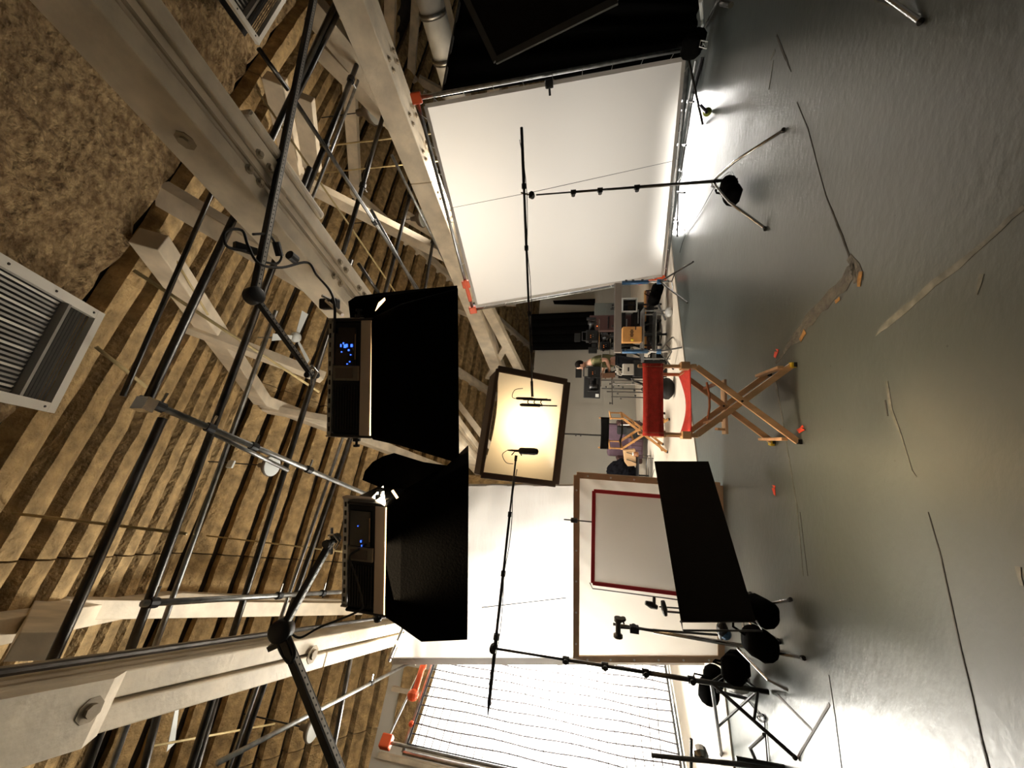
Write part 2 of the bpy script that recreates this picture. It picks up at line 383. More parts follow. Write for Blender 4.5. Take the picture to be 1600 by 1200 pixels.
# ------------------------------------------------------------------ roof trusses
def bolt(p, n, parent, r=.028):
    mb = MB().lathe(p, n, [(0, r*1.5), (.006, r*1.5), (.007, r*.8), (.03, r*.8), (.031, .001)], 8)
    return mb.build('bolt', BEAMD, parent)
def truss(a0, a1, b0, b1, label, plies, webs, top=True, h=.42):
    t = thing('roof_truss', label, 'truss', AB((a0+a1)/2, (b0+b1)/2, 4.5), 'timber roof trusses') ; ac = (a0+a1)/2
    gap = .02; w_ = (a1-a0-gap*(plies-1))/plies
    for k in range(plies):
        a = a0 + w_/2 + k*(w_+gap); off = (.0, .025, 0)[k % 3]
        # each ply in two lengths with a joint
        jb = b0 + (b1-b0)*(.42 + .13*k)
        for (s, e) in ((b0, jb-.006), (jb+.006, b1)):
            MB().obox(AB(a, (s+e)/2, 4.5+h/2+off), AX*w_/2, BX*(e-s)/2, ZX*h/2).build('chord_plank', BEAM, t, bevel=.012)
    if top:
        for sgn in (-1, 1):
            lim = 4.5 if sgn < 0 else 9.0
            p = AB(ac, RB0, RZ0-.34); q = AB(ac, RB0+sgn*lim, RZ0-.34-RS*lim)
            MB().bar(p, q, .24, .30).build('rafter', BEAM, t, bevel=.012)
    for (p, q, w2, h2) in webs:
        MB().bar(p, q, w2, h2).build('web', BEAM, t, bevel=.008)
    return t
def cluster(t, a, b, n=2, da=.11, db=.13):
    for i in range(2):
        for j in range(n): bolt(AB(a-da+2*da*i, b+db*j, 4.5), -ZX, t)
t1 = truss(2.79, 3.30, -1.6, 11.3, 'nearest broad timber roof truss over the right half of the room', 3, [
    (PA(262, 498, 2.95), PA(505, 590, 2.95), .16, .24), (AB(3.9, 2.3, 6.95), AB(3.15, 3.75, 4.75), .2, .30),
    (AB(2.95, 7.0, 9.0), AB(2.95, 8.8, 4.8), .16, .24)])
for b in (1.6, 2.9, 3.35): cluster(t1, 3.05, b)
bolt(AB(2.79, 1.25, 4.7), -AX, t1, .05); bolt(AB(2.79, 2.2, 4.7), -AX, t1, .05)
MB().obox(AB(3.38, 1.9, 4.62), AX*.05, BX*.55, ZX*.13).build('splice_block', BEAM, t1, bevel=.03)
MB().bar(AB(2.99, -1.6, 4.49), AB(2.99, 11, 4.49), .02, .02).build('joint_cover', BEAMD, t1)
t2 = truss(-1.12, -.80, .2, 11.6, 'timber roof truss over the left half with a long web and cut block', 2, [
    (PA(78, 950, -.9), PA(560, 950, -.9), .22, .34), (PA(75, 950, -.9), PA(60, 1010, -.9), .2, .3)])
for b in (4.7,): bolt(AB(-.96, b, 4.5), -ZX, t2, .06)
vb = [AB(a, b, z) for a in (-1.125, -.795) for (b, z) in ((-.5, 4.5), (-.5, 4.385), (2.48, 4.385), (2.64, 4.5))]
MB().add(vb, [(0, 1, 2, 3), (7, 6, 5, 4), (0, 4, 5, 1), (1, 5, 6, 2), (2, 6, 7, 3), (3, 7, 4, 0)]).build('cut_block', BEAM, t2)
bolt(PZ(140, 1110, 4.385), -ZX, t2, .045)
MB().tube(AB(-.74, .5, 4.62), AB(-.70, 11, 4.62), .022).build('conduit', STEEL, t2)
MB().tube(AB(-.75, .5, 4.74), AB(-.75, 11, 4.74), .022).build('conduit', BEAMD, t2)
t3 = truss(6.45, 6.98, -1.6, 12.0, 'second timber roof truss on the right, bolted, beside the white diffusion frame', 2, [
    (PA(488, 12, 6.6), PA(614, 165, 6.6), .2, .34), (PA(492, 70, 6.7), PA(645, 225, 6.7), .14, .24), (PA(455, 276, 6.6), PA(702, 402, 6.6), .18, .26),
    (PA(474, 150, 6.6), PA(488, 262, 6.6), .16, .3), (PA(757, 470, 6.7), PA(822, 598, 6.7), .2, .30), (PA(790, 540, 6.7), PA(762, 590, 6.7), .15, .2)])
for b in (2.25, 3.0, 3.6, 4.4, 5.0): cluster(t3, 6.7, b, 2, .13, .14)
t4 = truss(10.0, 10.6, -1.6, 12.0, 'third timber roof truss on the right, beyond the white duct', 2, [
    (AB(10.3, 7.6, 7.6), AB(10.3, 10.6, 4.7), .2, .3)])
for b in (1.5, 2.0): cluster(t4, 10.3, b, 2, .13, .2)
for k, (a, what) in enumerate(((13.9, 'fourth roof truss on the right, mostly behind the white diffusion frame'), (17.6, 'farthest roof truss, deep in the dark end of the roof'))):
    truss(a, a+.5, 2, 16, what, 2, [(AB(a+.2, 6.9, 8.6), AB(a+.2, 9.6, 4.7), .2, .3), (AB(a+.2, 9.6, 4.7), AB(a+.2, 11.5, 6.6), .2, .3)])
# columns / struts between the ceiling lamps and the soft light, right of the big black skirt
cp = thing('timber_post', 'painted timber post beside the first black lamp skirt', 'post', PB(731, 500, 9.5), None)
MB().bar(PB(712, 478, 9.5), PB(770, 502, 9.5), .30, .30, AX).build('post', BEAM, cp)
bc = thing('timber_brace', 'diagonal painted timber brace between the skirt and the warm soft light', 'brace', PB(740, 690, 9.5), None)
MB().bar(PB(700, 610, 9.5), PB(772, 705, 9.5), .16, .30, BX).build('brace', BEAM, bc)
MB().bar(PB(715, 650, 9.5), PB(712, 760, 9.5), .16, .2, BX).build('tie', BEAM, bc)
# high dark gable end far away
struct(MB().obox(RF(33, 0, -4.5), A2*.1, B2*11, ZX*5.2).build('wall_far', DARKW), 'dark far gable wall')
# far dim bay with boxes of light behind: leave dark

# ------------------------------------------------------------------ roof pipes
def pipe(label, p, q, r, m=STEEL, ext0=0, ext1=0, group='black pipes of the lighting grid', name='grid_pipe', cat='pipe', clamps=()):
    p, q = V(p), V(q); d = (q-p).normalized(); p = p-d*ext0; q = q+d*ext1
    t = thing(name, label, cat, (p+q)/2, group)
    MB().tube(p, q, r, 10).build('tube', m, t, smooth=True)
    for c in clamps:
        c = p.lerp(q, c)
        MB().lathe(c-d*.035, d, [(0, r*1.5), (.07, r*1.5)], 10).build('clamp', BLACK, t)
        MB().tube(c, c+d.cross(ZX).normalized()*.12, .012, 6).build('clamp_bolt', CHROME, t)
    return t
Z5 = 5.0
pipe('thick black grid pipe nearest the white vent grille', PZ(379, 312, Z5), PZ(233, 621, Z5), .034, ext0=4.5, ext1=.02)
pipe('thin dark grid pipe closest to the loose insulation', PZ(306, 358, Z5+.12), PZ(200, 600, Z5+.12), .02, ext0=1.5, ext1=.1)
pipe('thick black grid pipe with a bright edge running to the top of the left truss', PZ(233, 700, Z5), PZ(75, 1046, Z5), .034, ext0=.25, ext1=1.5)
pipe('black grid pipe crossed by the upper silver tube at its first clamp', PZ(394, 504, Z5), PZ(200, 1025, Z5), .034, ext0=2.2, ext1=3)
pipe('slimmer steel grid pipe just behind the second thick pipe', PZ(354, 700, Z5+.1), PZ(246, 1000, Z5+.1), .024, GALV, ext0=1.6, ext1=2)
pipe('black grid pipe passing the left clamp of the slanting steel tube', PZ(448, 725, Z5), PZ(362, 996, Z5), .034, ext0=3, ext1=3)
pipe('black grid pipe just behind the second black lamp', PZ(542, 700, Z5), PZ(437, 1000, Z5), .034, ext0=2.2, ext1=2.5)
pipe('steel grid pipe beside the black one behind the second lamp', PZ(530, 700, Z5+.1), PZ(427, 1000, Z5+.1), .022, GALV, ext0=2, ext1=2.5)
pipe('dark grid pipe at the lower left between truss and wall', PZ(342, 1075, Z5), PZ(308, 1196, Z5), .03, ext1=2)
pipe('grid pipe with a silver edge nearest the tall rear wall', PZ(552, 1008, Z5), PZ(523, 1160, Z5), .034, ext0=.3, ext1=2)
pipe('short dark grid pipe under the left ceiling fan', PZ(250, 1100, Z5), PZ(225, 1200, Z5), .03, ext1=1)
pipe('grid pipe between the black hinged arm and the top of the picture', PZ(536, 4, Z5), PZ(462, 152, Z5), .034, ext0=.5)
pipe('double grid pipe crossing the right bay left of the first bell lamp', PZ(574, 60, Z5), PZ(472, 316, Z5), .034, ext0=.0, clamps=(.3, .7))
pipe('thin steel pipe lying along the double grid pipe', PZ(562, 120, Z5+.08), PZ(484, 320, Z5+.08), .02, GALV)
pipe('long grid pipe passing in front of the first bell lamp', PZ(608, 148, Z5), PZ(536, 396, Z5), .034, clamps=(.62,))
pipe('grid pipe with a central clamp left of the farther bell lamp', PZ(652, 260, Z5), PZ(600, 464, Z5), .034, clamps=(.25, .7))
pipe('farthest short grid pipe by the white frame', PZ(684, 332, Z5), PZ(664, 452, Z5), .034, clamps=(.4,))
gt = 'steel tubes crossing the grid'
pipe('long steel cross tube beneath the grid in the right bay', PZ(460, 156, Z5-.07), PZ(656, 456, Z5-.07), .026, GALV, group=gt, name='cross_tube', clamps=(.5,))
pipe('steel cross tube nearest the second right truss', PZ(612, 242, Z5-.07), PZ(712, 444, Z5-.07), .026, GALV, group=gt, name='cross_tube')
pipe('short steel cross tube starting beyond the middle grid pipe', PZ(580, 328, Z5-.07), PZ(660, 470, Z5-.07), .026, GALV, group=gt, name='cross_tube')
pipe('stub of dark cross tube touching the corner of the small vent', PZ(404, 76, Z5-.07), PZ(450, 140, Z5-.07), .026, STEEL, group=gt, name='cross_tube')
pipe('dark cross tube ending behind the first lamp', PZ(560, 412, Z5-.07), PZ(600, 470, Z5-.07), .026, STEEL, group=gt, name='cross_tube')
cg = 'cream conduits under the roof'
pipe('bright cream conduit crossing three grid pipes', PZ(210, 423, 5.6), PZ(498, 612, 5.6), .017, BRASSY, group=cg, name='conduit', cat='conduit')
pipe('faint conduit crossing the right bay behind the grid', PZ(402, 142, 5.6), PZ(620, 460, 5.6), .015, BRASSY, group=cg, name='conduit', cat='conduit')
pipe('cream conduit behind the left truss', AB(-1.6, 2.0, 6.2), AB(-1.6, 10, 6.2), .018, BRASSY, group=cg, name='conduit', cat='conduit')
pipe('short cream conduit between vent corner and silver tube', PZ(150, 542, 6.3), PZ(233, 608, 6.3), .018, BRASSY, group=cg, name='conduit', cat='conduit')
pipe('thin diagonal conduit above the hinged arm', PZ(246, 358, 6.6), PZ(325, 492, 6.6), .014, BRASSY, group=cg, name='conduit', cat='conduit')
pipe('thin conduit ending beyond the left ceiling fan', PZ(231, 1167, 6.6), PZ(429, 1131, 6.6), .014, BRASSY, group=cg, name='conduit', cat='conduit')
rg = 'thin rods hanging from the roof'
def rod(label, x0, y0, x1, ztop, zbot):
    # vertical rod: seen at (x1, y1) for zbot
    p = PZ(x0, y0, ztop); q = V((p.x, p.y, zbot))
    pipe(label, p, q, .014, BRASSY, group=rg, name='hanger_rod', cat='rod')
rod('thin rod hanging over the thick left pipes', 21, 802, 262, 7.2, 3.0+2.05)
rod('thin rod hanging between bell lamp and second lamp', 323, 837, 498, 8.9, 4.3+.8)
rod('upper thin rod behind the first bell lamp', 444, 236, 640, 7.6, 4.0)
rod('lower thin rod behind the grid near the farther bell lamp', 488, 272, 652, 7.6, 4.3)

# silver tubes with clamps that carry the lamps
sg = 'silver tubes carrying the lamps'
s1 = pipe('upper silver scaffold tube slanting to the second lamp', PZ(218, 622, 4.93), PZ(572, 772, 4.55), .028, GALV, group=sg, name='scaffold_tube', clamps=(.05, .2, .36, .62))
pipe('second silver tube doubled beside the upper silver tube', PZ(330, 676, 4.99), PZ(450, 735, 4.86), .022, GALV, group=sg, name='scaffold_tube')
MB().obox(PZ(226, 632, 4.87), AX*.05, BX*.04, ZX*.06).build('coupler', CHROME, s1)
s2 = pipe('middle silver scaffold tube level above the hinged arm', PZ(222, 943, 4.93), PZ(532, 925, 4.93), .026, GALV, group=sg, name='scaffold_tube', clamps=(.03, .55, .85))
s3 = pipe('long steel tube rising from the lower left to the white muslin', PZ(340, 1192, 4.93), PZ(648, 1032, 4.93), .026, GALV, group=sg, name='scaffold_tube', clamps=(.3, .62))
# white duct on the right
dk = thing('air_duct', 'fat white painted air duct left of the black curtain', 'duct', PZ(686, 60, 4.7))
MB().tube(PZ(664, -30, 4.7), PZ(712, 150, 4.7), .26, 20).build('duct', DUCT, dk, smooth=True)
dd = (PZ(712, 150, 4.7)-PZ(664, -30, 4.7)).normalized()
for p in (PZ(676, 20, 4.7), PZ(695, 92, 4.7)): MB().tube(p-dd*.04, p+dd*.04, .275, 20).build('duct_collar', GALV, dk, smooth=True)

# vents on the near slope
FIN = mat('dark_louvre', (.10, .09, .075), .5)
def vent(label, corners, nsl, outer=.10):
    A_, B_, C_, D_ = corners   # A-B one side (across slats), A-D the other
    c = (A_+B_+C_+D_)/4; t = thing('vent_grille', label, 'vent', c, 'white framed ceiling vents')
    n = (B_-A_).cross(D_-A_).normalized()
    if n.z > 0: n = -n
    u = (B_-A_); v = (D_-A_); ul, vl = u.length, v.length; u = u/ul; v = v/vl
    for (p, q, w_) in ((A_+v*outer/2, B_+v*outer/2, outer), (D_-v*outer/2, C_-v*outer/2, outer)): MB().bar(p, q, w_, .05, n).build('frame_rail', GRILLE, t)
    for (p, q, w_) in ((A_+u*outer/2, D_+u*outer/2, outer), (B_-u*outer/2, C_-u*outer/2, outer)): MB().bar(p+v*0, q, w_, .052, n).build('frame_rail', GRILLE, t)
    MB().slab([A_+u*.02+v*.02-n*.16, B_-u*.02+v*.02-n*.16, C_-u*.02-v*.02-n*.16, D_+u*.02-v*.02-n*.16], n, .01).build('back_plate', BLACK, t)
    # fine dark louvres at the right, pale bars at left with a divider
    split = ul*.70
    MB().bar(A_+u*split+v*outer, D_+u*split-v*outer, .03, .06, n).build('divider', SLAT, t)
    for i in range(nsl):
        s = outer + (vl-2*outer)*(i+.5)/nsl; p = A_+v*s
        rot = Quaternion(u, .6); nn = rot @ n
        MB().bar(p+u*(outer*.6)-n*.04, p+u*(split-.02)-n*.04, .020, .006, nn).build('slat', SLAT if i % 4 else GRILLE, t)
    k = 8
    for i in range(k):
        s = split+.03 + (ul-outer-split-.03)*(i+.5)/k; p = A_+u*s
        MB().bar(p+v*outer-n*.03, p+v*(vl-outer)-n*.03, .016, .006, (Quaternion(v, .8) @ n)).build('slat', FIN, t)
    for i in range(3):
        for s in (outer*.5, vl-outer*.5): MB().lathe(A_+u*(ul*(i+.7)/3)+v*s+n*.026, n, [(0, .012), (.006, .01)], 6).build('screw', STEEL, t)
nN = (ZX - BX*RS).normalized(); nD = nN.dot(AB(0, RB0, RZ0-.52))
def PR(x, y): return onplane(x, y, nN, nD)
vA, vB, vC = PR(-55, 364), PR(160, 490), PR(80, 645)
vent('large white framed vent grille set in the loose insulation at left', [vA, vB, vC, vA+(vC-vB)], 22, .085)
wB, wA, wC = PR(402, 68), PR(300, -80), PR(437, 14)
vC2 = PR(445, -2)
vent('smaller visible corner of a second vent grille near the hinged arm', [wA, wB, vC2, wA+(vC2-wB)], 12, .07)

# bell lamps and ceiling fans
def bell(label, c, r, drop=.5, top=None):
    c = V(c); t = thing('bell_lamp', label, 'lamp', c, 'unlit bell lamps under the roof')
    MB().lathe(c, ZX, [(0, r), (.03, r), (.25*r*2, r*.78), (.42*r*2, r*.30), (.55*r*2, r*.26), (.70*r*2, r*.22), (.71*r*2, .01)], 20).build('shade', LAMPG, t, smooth=True)
    MB().lathe(c-ZX*.012, ZX, [(0, r*.93), (.01, r*.93)], 20).build('lens', LAMPW, t)
    MB().tube(c+ZX*r*1.4, c+ZX*(r*1.4+drop), .012, 6).build('cord', BLACK, t)
bell('bell lamp between the two silver tubes above the second black lamp', PZ(425, 728, 7.3), .20, 1.2)
bell('bell lamp at lower left behind the hinged arm', PZ(490, 1140, 6.2), .19, 1.2)
bell('bell lamp hanging in the right bay left of the second truss', PZ(583, 173, 6.6), .30, 1.4)
bell('farther bell lamp beside the edge of the white diffusion frame', PZ(660, 341, 6.2), .25, 1.8)
def fan(label, c, r, rot=0, nb=3):
    c = V(c); t = thing('ceiling_fan', label, 'fan', c, 'white ceiling fans at rest')
    MB().lathe(c-ZX*.05, ZX, [(0, .03), (.01, .10), (.10, .11), (.14, .05), (.15, .02), (1.0, .018)], 14).build('motor', LAMPW, t, smooth=True)
    for k in range(nb):
        a = rot+k*2*math.pi/nb; d = V((math.cos(a), math.sin(a), 0)); s = V((-d.y, d.x, 0)); up = (ZX+s*.3).normalized(); s2 = up.cross(d)
        MB().slab([c+d*.12+s2*.04, c+d*r+s2*.075, c+d*r-s2*.075, c+d*.12-s2*.04], up, .008).build('blade', LAMPW, t)
fan('white ceiling fan left of the first black lamp', PZ(463, 527, 7.6), .62, .4)
fan('white ceiling fan above the left roof truss end', PZ(279, 1094, 7.4), .62, 1.2)
jb = thing('junction_box', 'small pale junction box on the roof foam above the upper silver tube', 'box', PR(343, 724))
MB().obox(PR(343, 724)-ZX*.25, AX*.07, BX*.02, ZX*.07).build('body', LAMPW, jb, bevel=.01)

# ================================================================== LAMPS WITH BLACK SKIRTS
def ring_rect(x0, x1, y0, y1, z, zr=None, rc=.06, n=4):
    pts = []
    for (cx, cy, a0) in ((x1-rc, y1-rc, 0), (x0+rc, y1-rc, 90), (x0+rc, y0+rc, 180), (x1-rc, y0+rc, 270)):
        for i in range(n+1):
            a = math.radians(a0+90*i/n); x = cx+rc*math.cos(a); y = cy+rc*math.sin(a)
            zz = z if zr is None else z + (zr-z)*((x-x0)/(x1-x0))
            pts.append(V((x, y, zz)))
    return pts
def loft(rings):
    mb = MB(); n = len(rings[0]); vs = [p for r in rings for p in r]; fs = []
    for k in range(len(rings)-1):
        for i in range(n): fs.append((k*n+i, k*n+(i+1) % n, (k+1)*n+(i+1) % n, (k+1)*n+i))
    return mb.add(vs, fs)
def softlight(label, y0, y1, pxt, pxb, D, depth, kind, watt):
    # front face between image rows y0 (right) and y1 (left) at distance D
    r = PY(pxb, y0, D).x; l = PY(pxb, y1, D).x; zt = PY(pxt, (y0+y1)/2, D).z; zb = PY(pxb, (y0+y1)/2, D).z
    cx = (l+r)/2; W = r-l; t = thing('soft_panel_lamp', label, 'lamp', (cx, D+depth/2, zb), 'panel lamps with black skirts')
    H = zt-zb; yc = D+depth/2
    MB().box((cx, yc, zb+H*.63), W*.98, depth*.94, H*.70).build('housing', PLAST, t, bevel=.012)
    MB().box((cx, yc, zb+H*.17), W, depth, H*.26).build('silver_rim', ALU, t, bevel=.006)
    MB().box((cx, yc, zb+H*.005), W*.985, depth*1.02, H*.07).build('diffuser', WARMT, t)
    for s in (-1, 1):
        MB().box((cx+s*W*.505, yc, zb+H*.5), W*.03, depth*1.0, H*1.0).build('end_cap', BLACK, t, bevel=.01)
    f = D - .002
    dsp_x = cx + W*.27
    dm = MB().box((dsp_x, f+.012, zb+H*.66), W*.34, .02, H*.52).build('control_panel', SCREEN, t, bevel=.004)
    MB().box((dsp_x, f-.0, zb+H*.95), W*.30, .006, H*.02).build('handle_bar', ALU, dm)
    MB().box((dsp_x, f-.0, zb+H*.42), W*.22, .006, H*.015).build('panel_edge', CARD, dm)
    # blue read-outs: small blocks of text
    rnd = random.Random(kind)
    if kind == 1:
        for (u, v, w_, h_) in ((.34, .62, .055, .05), (.30, .57, .03, .04), (.26, .52, .02, .03), (.285, .74, .02, .03), (.34, .76, .05, .03), (.34, .50, .05, .05), (.36, .70, .03, .03), (.20, .54, .02, .03), (.16, .49, .02, .03), (.18, .60, .02, .03), (.335, .66, .06, .06)):
            MB().box((cx + W*(u-.06), f-.004, zb+H*v), W*w_*.5, .004, H*h_*.9).build('display_mark', BLUEE, dm)
    else:
        for (u, v, w_, h_) in ((.36, .70, .02, .02), (.22, .62, .04, .03), (.18, .60, .03, .02)):
            MB().box((cx + W*(u-.06), f-.004, zb+H*v), W*w_*.5, .004, H*h_*.9).build('display_mark', BLUEE, dm)
    MB().box((cx+W*.04, f+.0, zb+H*.63), W*.13, .02, H*.62).build('centre_bracket', CARD if 0 else BRKT, t, bevel=.004)
    MB().box((cx+W*.04, f-.008, zb+H*.66), W*.09, .01, H*.42).build('bracket_inset', BRKT2, t)
    for i in range(9): MB().box((cx-W*.26, f+.004, zb+H*(.36+.065*i)), W*.38, .006, H*.02).build('vent_fin', BLACK, t)
    # yoke: perforated bar over the housing with side arms
    MB().box((cx, yc-depth*.3, zt+.055), W*1.03, .03, .045).build('yoke_bar', GALV, t, bevel=.004)
    for i in range(12): MB().box((cx-W*.46+W*.92*i/11, yc-depth*.3-.017, zt+.055), W*.045, .004, .014).build('slot', BLACK, t)
    for s in (-1, 1): MB().box((cx+s*W*.525, yc-depth*.3, zt-.10), .014, .05, .36).build('yoke_arm', ALU, t, bevel=.003)
    for s in (-1, 1): MB().lathe((cx+s*W*.53, yc-depth*.3, zt-.22), (s, 0, 0), [(0, .035), (.03, .035), (.032, .012), (.06, .012), (.062, .03), (.08, .028)], 12).build('tilt_knob', BLACK, t)
    l_ = bpy.data.lights.new('panel_emitter', 'AREA'); l_.shape = 'RECTANGLE'; l_.size = W*.9; l_.size_y = depth*.9; l_.energy = watt; l_.color = (1, .76, .48); l_.spread = math.radians(75 if kind == 1 else 44)
    lo = bpy.data.objects.new('emitter', l_); COL.objects.link(lo); lo.location = (0, 0, -.03); lo.parent = t
    if kind == 2: lo.rotation_euler = (V((-.37, 2.5, 0)) - V((cx, D+depth/2, zb))).to_track_quat('-Z', 'Y').to_euler()
    return t, (l, r, D, D+depth, zb, zt)
BRKT = mat('bracket_grey', (.20, .17, .13), .5, .3)
BRKT2 = mat('bracket_inset_brown', (.11, .085, .06), .6)
pa, (l, r, d0, d1, zb, zt) = softlight('black panel lamp with blue readout and cable, hung before the right truss', 500, 682, 517, 582, 3.0, .36, 1, 3)
bl = PY(718, 726, 2.9); br = PY(716, 448, 2.9)
top = ring_rect(l-.03, r+.03, d0-.03, d1+.05, zb-.015, zb+.0)
mid = ring_rect(l-.06, r+.13, d0-.07, d1+.18, zb-.28)
bot = ring_rect(bl.x, br.x, 2.9, d1+.30, bl.z, br.z)
for p in bot: p.z += (p.y-2.9)*(PY(716, 590, 3.66).z-PY(718, 590, 2.9).z)/.76 + .004
sk = loft([top, mid, bot]).build('lamp_skirt', CLOTHK, None, solid=.006, org=((l+r)/2, 3.2, zb))
tag(sk, 'big black cloth skirt hanging under the panel lamp with the blue readout', 'skirt', 'black lamp skirts')
MB().slab([PY(544, 471, 3.2), PY(556, 463, 3.25), PY(600, 457, 3.3), PY(650, 452, 3.3), PY(714, 446, 3.3), PY(714, 520, 3.3), PY(575, 520, 3.3), PY(548, 505, 3.2)], V((0, 1, 0)), .01).build('side_flap', CLOTHK, sk)
MB().add([(r+.06, d0-.09, zb-.07), (r+.15, d0-.09, zb-.16), (r+.17, d0-.09, zb-.155), (r+.13, d0-.09, zb-.10)], [(0, 1, 2, 3)]).build('light_leak', WARMT, sk, solid=.004)  # leaking lamplight drawn as a small glowing patch
pb, (l, r, d0, d1, zb, zt) = softlight('black panel lamp with dim display, left of the other, by the left truss', 792, 962, 540, 604, 2.5, .42, 2, 15)
bl = PY(731, 1006, 2.42); br = PY(733, 726, 2.42)
top = ring_rect(l-.02, r+.05, d0-.03, d1+.08, zb-.012)
m1 = ring_rect(l-.06, r+.14, d0-.05, d1+.25, zb-.14)
m2 = ring_rect(l-.13, r+.18, d0-.06, d1+.22, zb-.30)
bot = ring_rect(bl.x, br.x, 2.42, d1+.30, bl.z, br.z)
for p in bot: p.z += (p.y-2.42)*(PY(731, 860, 3.2).z-PY(733, 860, 2.42).z)/.78 + .004
sk2 = loft([top, m1, m2, bot]).build('lamp_skirt', CLOTHK, None, solid=.006, org=((l+r)/2, 2.7, zb))
tag(sk2, 'black cloth skirt curving out under the left panel lamp with dim display', 'skirt', 'black lamp skirts')
MB().slab([PY(566, 750, 3.0), PY(570, 736, 3.0), PY(582, 722, 3.0), PY(598, 713, 3.0), PY(615, 708, 3.0), PY(660, 722, 3.0), PY(700, 728, 3.0), PY(728, 724, 3.0), PY(720, 800, 3.0), PY(620, 800, 3.0), PY(606, 790, 3.0), PY(590, 760, 3.0)], V((0, 1, 0)), .01).build('back_panel', CLOTHK, sk2)
MB().add([(r+.02, d0+.10, zb+.19), (r+.10, d0+.16, zb+.13), (r+.035, d0-.03, zb-.0), (r+.01, d0-.01, zb+.02)], [(0, 1, 2, 3)]).build('skirt_glow', mat('painted_skirt_glow', (.9, .8, .6), .6, emit=(1, .82, .55), estr=9), pb, solid=.004)  # glowing sliver standing in for lamplight on the inner skirt cloth
MB().bar((r+.16, 2.38, zb-.10), (r+.11, 2.38, zb-.14), .012, .012).build('light_leak', WARMT, sk2)  # glowing bars drawn where lamplight escapes past the cloth
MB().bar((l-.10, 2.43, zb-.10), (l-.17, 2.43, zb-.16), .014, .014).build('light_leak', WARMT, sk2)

# hinged perforated arms
def perf_bar(t, p, q, w_, h_, holes):
    p = V(p); q = V(q); d = (q-p).normalized(); b = MB().bar(p, q, w_, h_, ZX); b.build('arm_bar', BLACK, t, bevel=.004)
    s = d.cross(ZX).normalized(); u = s.cross(d)
    face = -u if u.z > 0 else u
    MB().bar(p+face*(h_/2+.001)+s*w_*.0, q+face*(h_/2+.001), w_*.55, .004, ZX).build('perforated_strip', SLAT, t)
    k = int((q-p).length/holes); mb = MB()
    for i in range(k):
        c = p.lerp(q, (i+.5)/k)+face*(h_/2+.002); mb.lathe(c, face, [(0, .0075), (.002, .0075)], 6)
    o = mb.build('hole', BLACK, t); o['kind'] = 'stuff'
def arm(label, A_, B_, C_, w_=.06):
    t = thing('hinged_arm', label, 'arm', B_, 'black perforated hinged arms')
    perf_bar(t, A_, B_, w_, w_*.9, .045); perf_bar(t, B_, C_, w_*.8, w_*.7, .04)
    ax = (V(A_)-V(B_)).cross(V(C_)-V(B_)).normalized()
    MB().lathe(V(B_)-ax*.05, ax, [(0, .06), (.01, .075), (.09, .075), (.10, .06)], 20).build('hinge_disc', BLACK, t, smooth=True)
    e = V(C_); MB().tube(e-V((.10, 0, 0)), e+V((.10, 0, 0)), .012).build('pin', CHROME, t)
    MB().path([e+V((.05, -.03, .0)), e+V((.07, -.05, -.06)), e+V((.03, -.05, -.10)), e+V((-.03, -.04, -.06))], .012).build('hook', CHROME, t)
    MB().lathe(e+V((0, -.07, 0)), (0, 1, 0), [(0, .03), (.02, .03), (.03, .016), (.10, .016), (.11, .035), (.14, .035)], 12).build('clamp', BLACK, t)
    return t
arm('black hinged arm reaching down to the panel lamp with the blue readout', PZ(492, -12, 4.75), PZ(397, 462, 4.35), PY(487, 586, 3.2))
arm('black hinged arm at the lower left reaching up to the second panel lamp', PY(532, 1212, 2.2), PY(440, 985, 2.3), PY(518, 845, 2.55))
hc = PZ(366, 362, 4.7)
cb = thing('cable', 'black cable looping from the hinged arm to the first panel lamp', 'cable', PZ(440, 410, 4.6), 'black cables')
def curve(pts, r, m, parent, name='cable_run', n=6, sub=6):
    pts = [V(p) for p in pts]; out = []
    P = [pts[0]]+pts+[pts[-1]]
    for i in range(1, len(P)-2):
        for k in range(sub):
            t = k/sub; a, b, c, d = P[i-1], P[i], P[i+1], P[i+2]
            out.append(.5*((2*b)+(c-a)*t+(2*a-5*b+4*c-d)*t*t+(3*b-a-3*c+d)*t**3))
    out.append(pts[-1]); return MB().path(out, r, n).build(name, m, parent, smooth=True)
curve([PZ(384, 392, 4.4), PZ(355, 385, 4.4), PZ(352, 362, 4.4), PZ(378, 360, 4.4), PZ(388, 385, 4.35), PZ(405, 412, 4.3), PZ(440, 418, 4.3), PZ(480, 410, 4.3), PZ(495, 430, 4.2), PY(516, 455, 3.1), PY(523, 480, 3.0), PY(522, 520, 2.98)], .012, BLACK, cb)
curve([PZ(395, 366, 4.4), PZ(420, 367, 4.4), PZ(432, 385, 4.4), PZ(440, 400, 4.4), PZ(432, 412, 4.4), PZ(408, 408, 4.4)], .011, BLACK, cb)
MB().tube(PZ(431, 378, 4.4), PZ(437, 400, 4.4), .035, 10).build('plug', BLACK, cb)
MB().tube(PZ(452, 398, 4.4), PZ(462, 406, 4.4), .045, 10).build('plug', BLACK, cb)
MB().bar(PZ(366, 383, 4.45), PZ(400, 394, 4.4), .06, .05).build('clamp_bar', BLACK, cb)
cb2 = thing('cable', 'black cable drooping between left hinged arm and second panel lamp', 'cable', PY(500, 960, 2.5), 'black cables')
curve([PY(455, 990, 2.4), PY(470, 996, 2.4), PY(500, 980, 2.45), PY(560, 955, 2.48), PY(566, 940, 2.47), PY(556, 900, 2.46), PY(546, 870, 2.46), PY(562, 858, 2.46)], .008, BLACK, cb2)
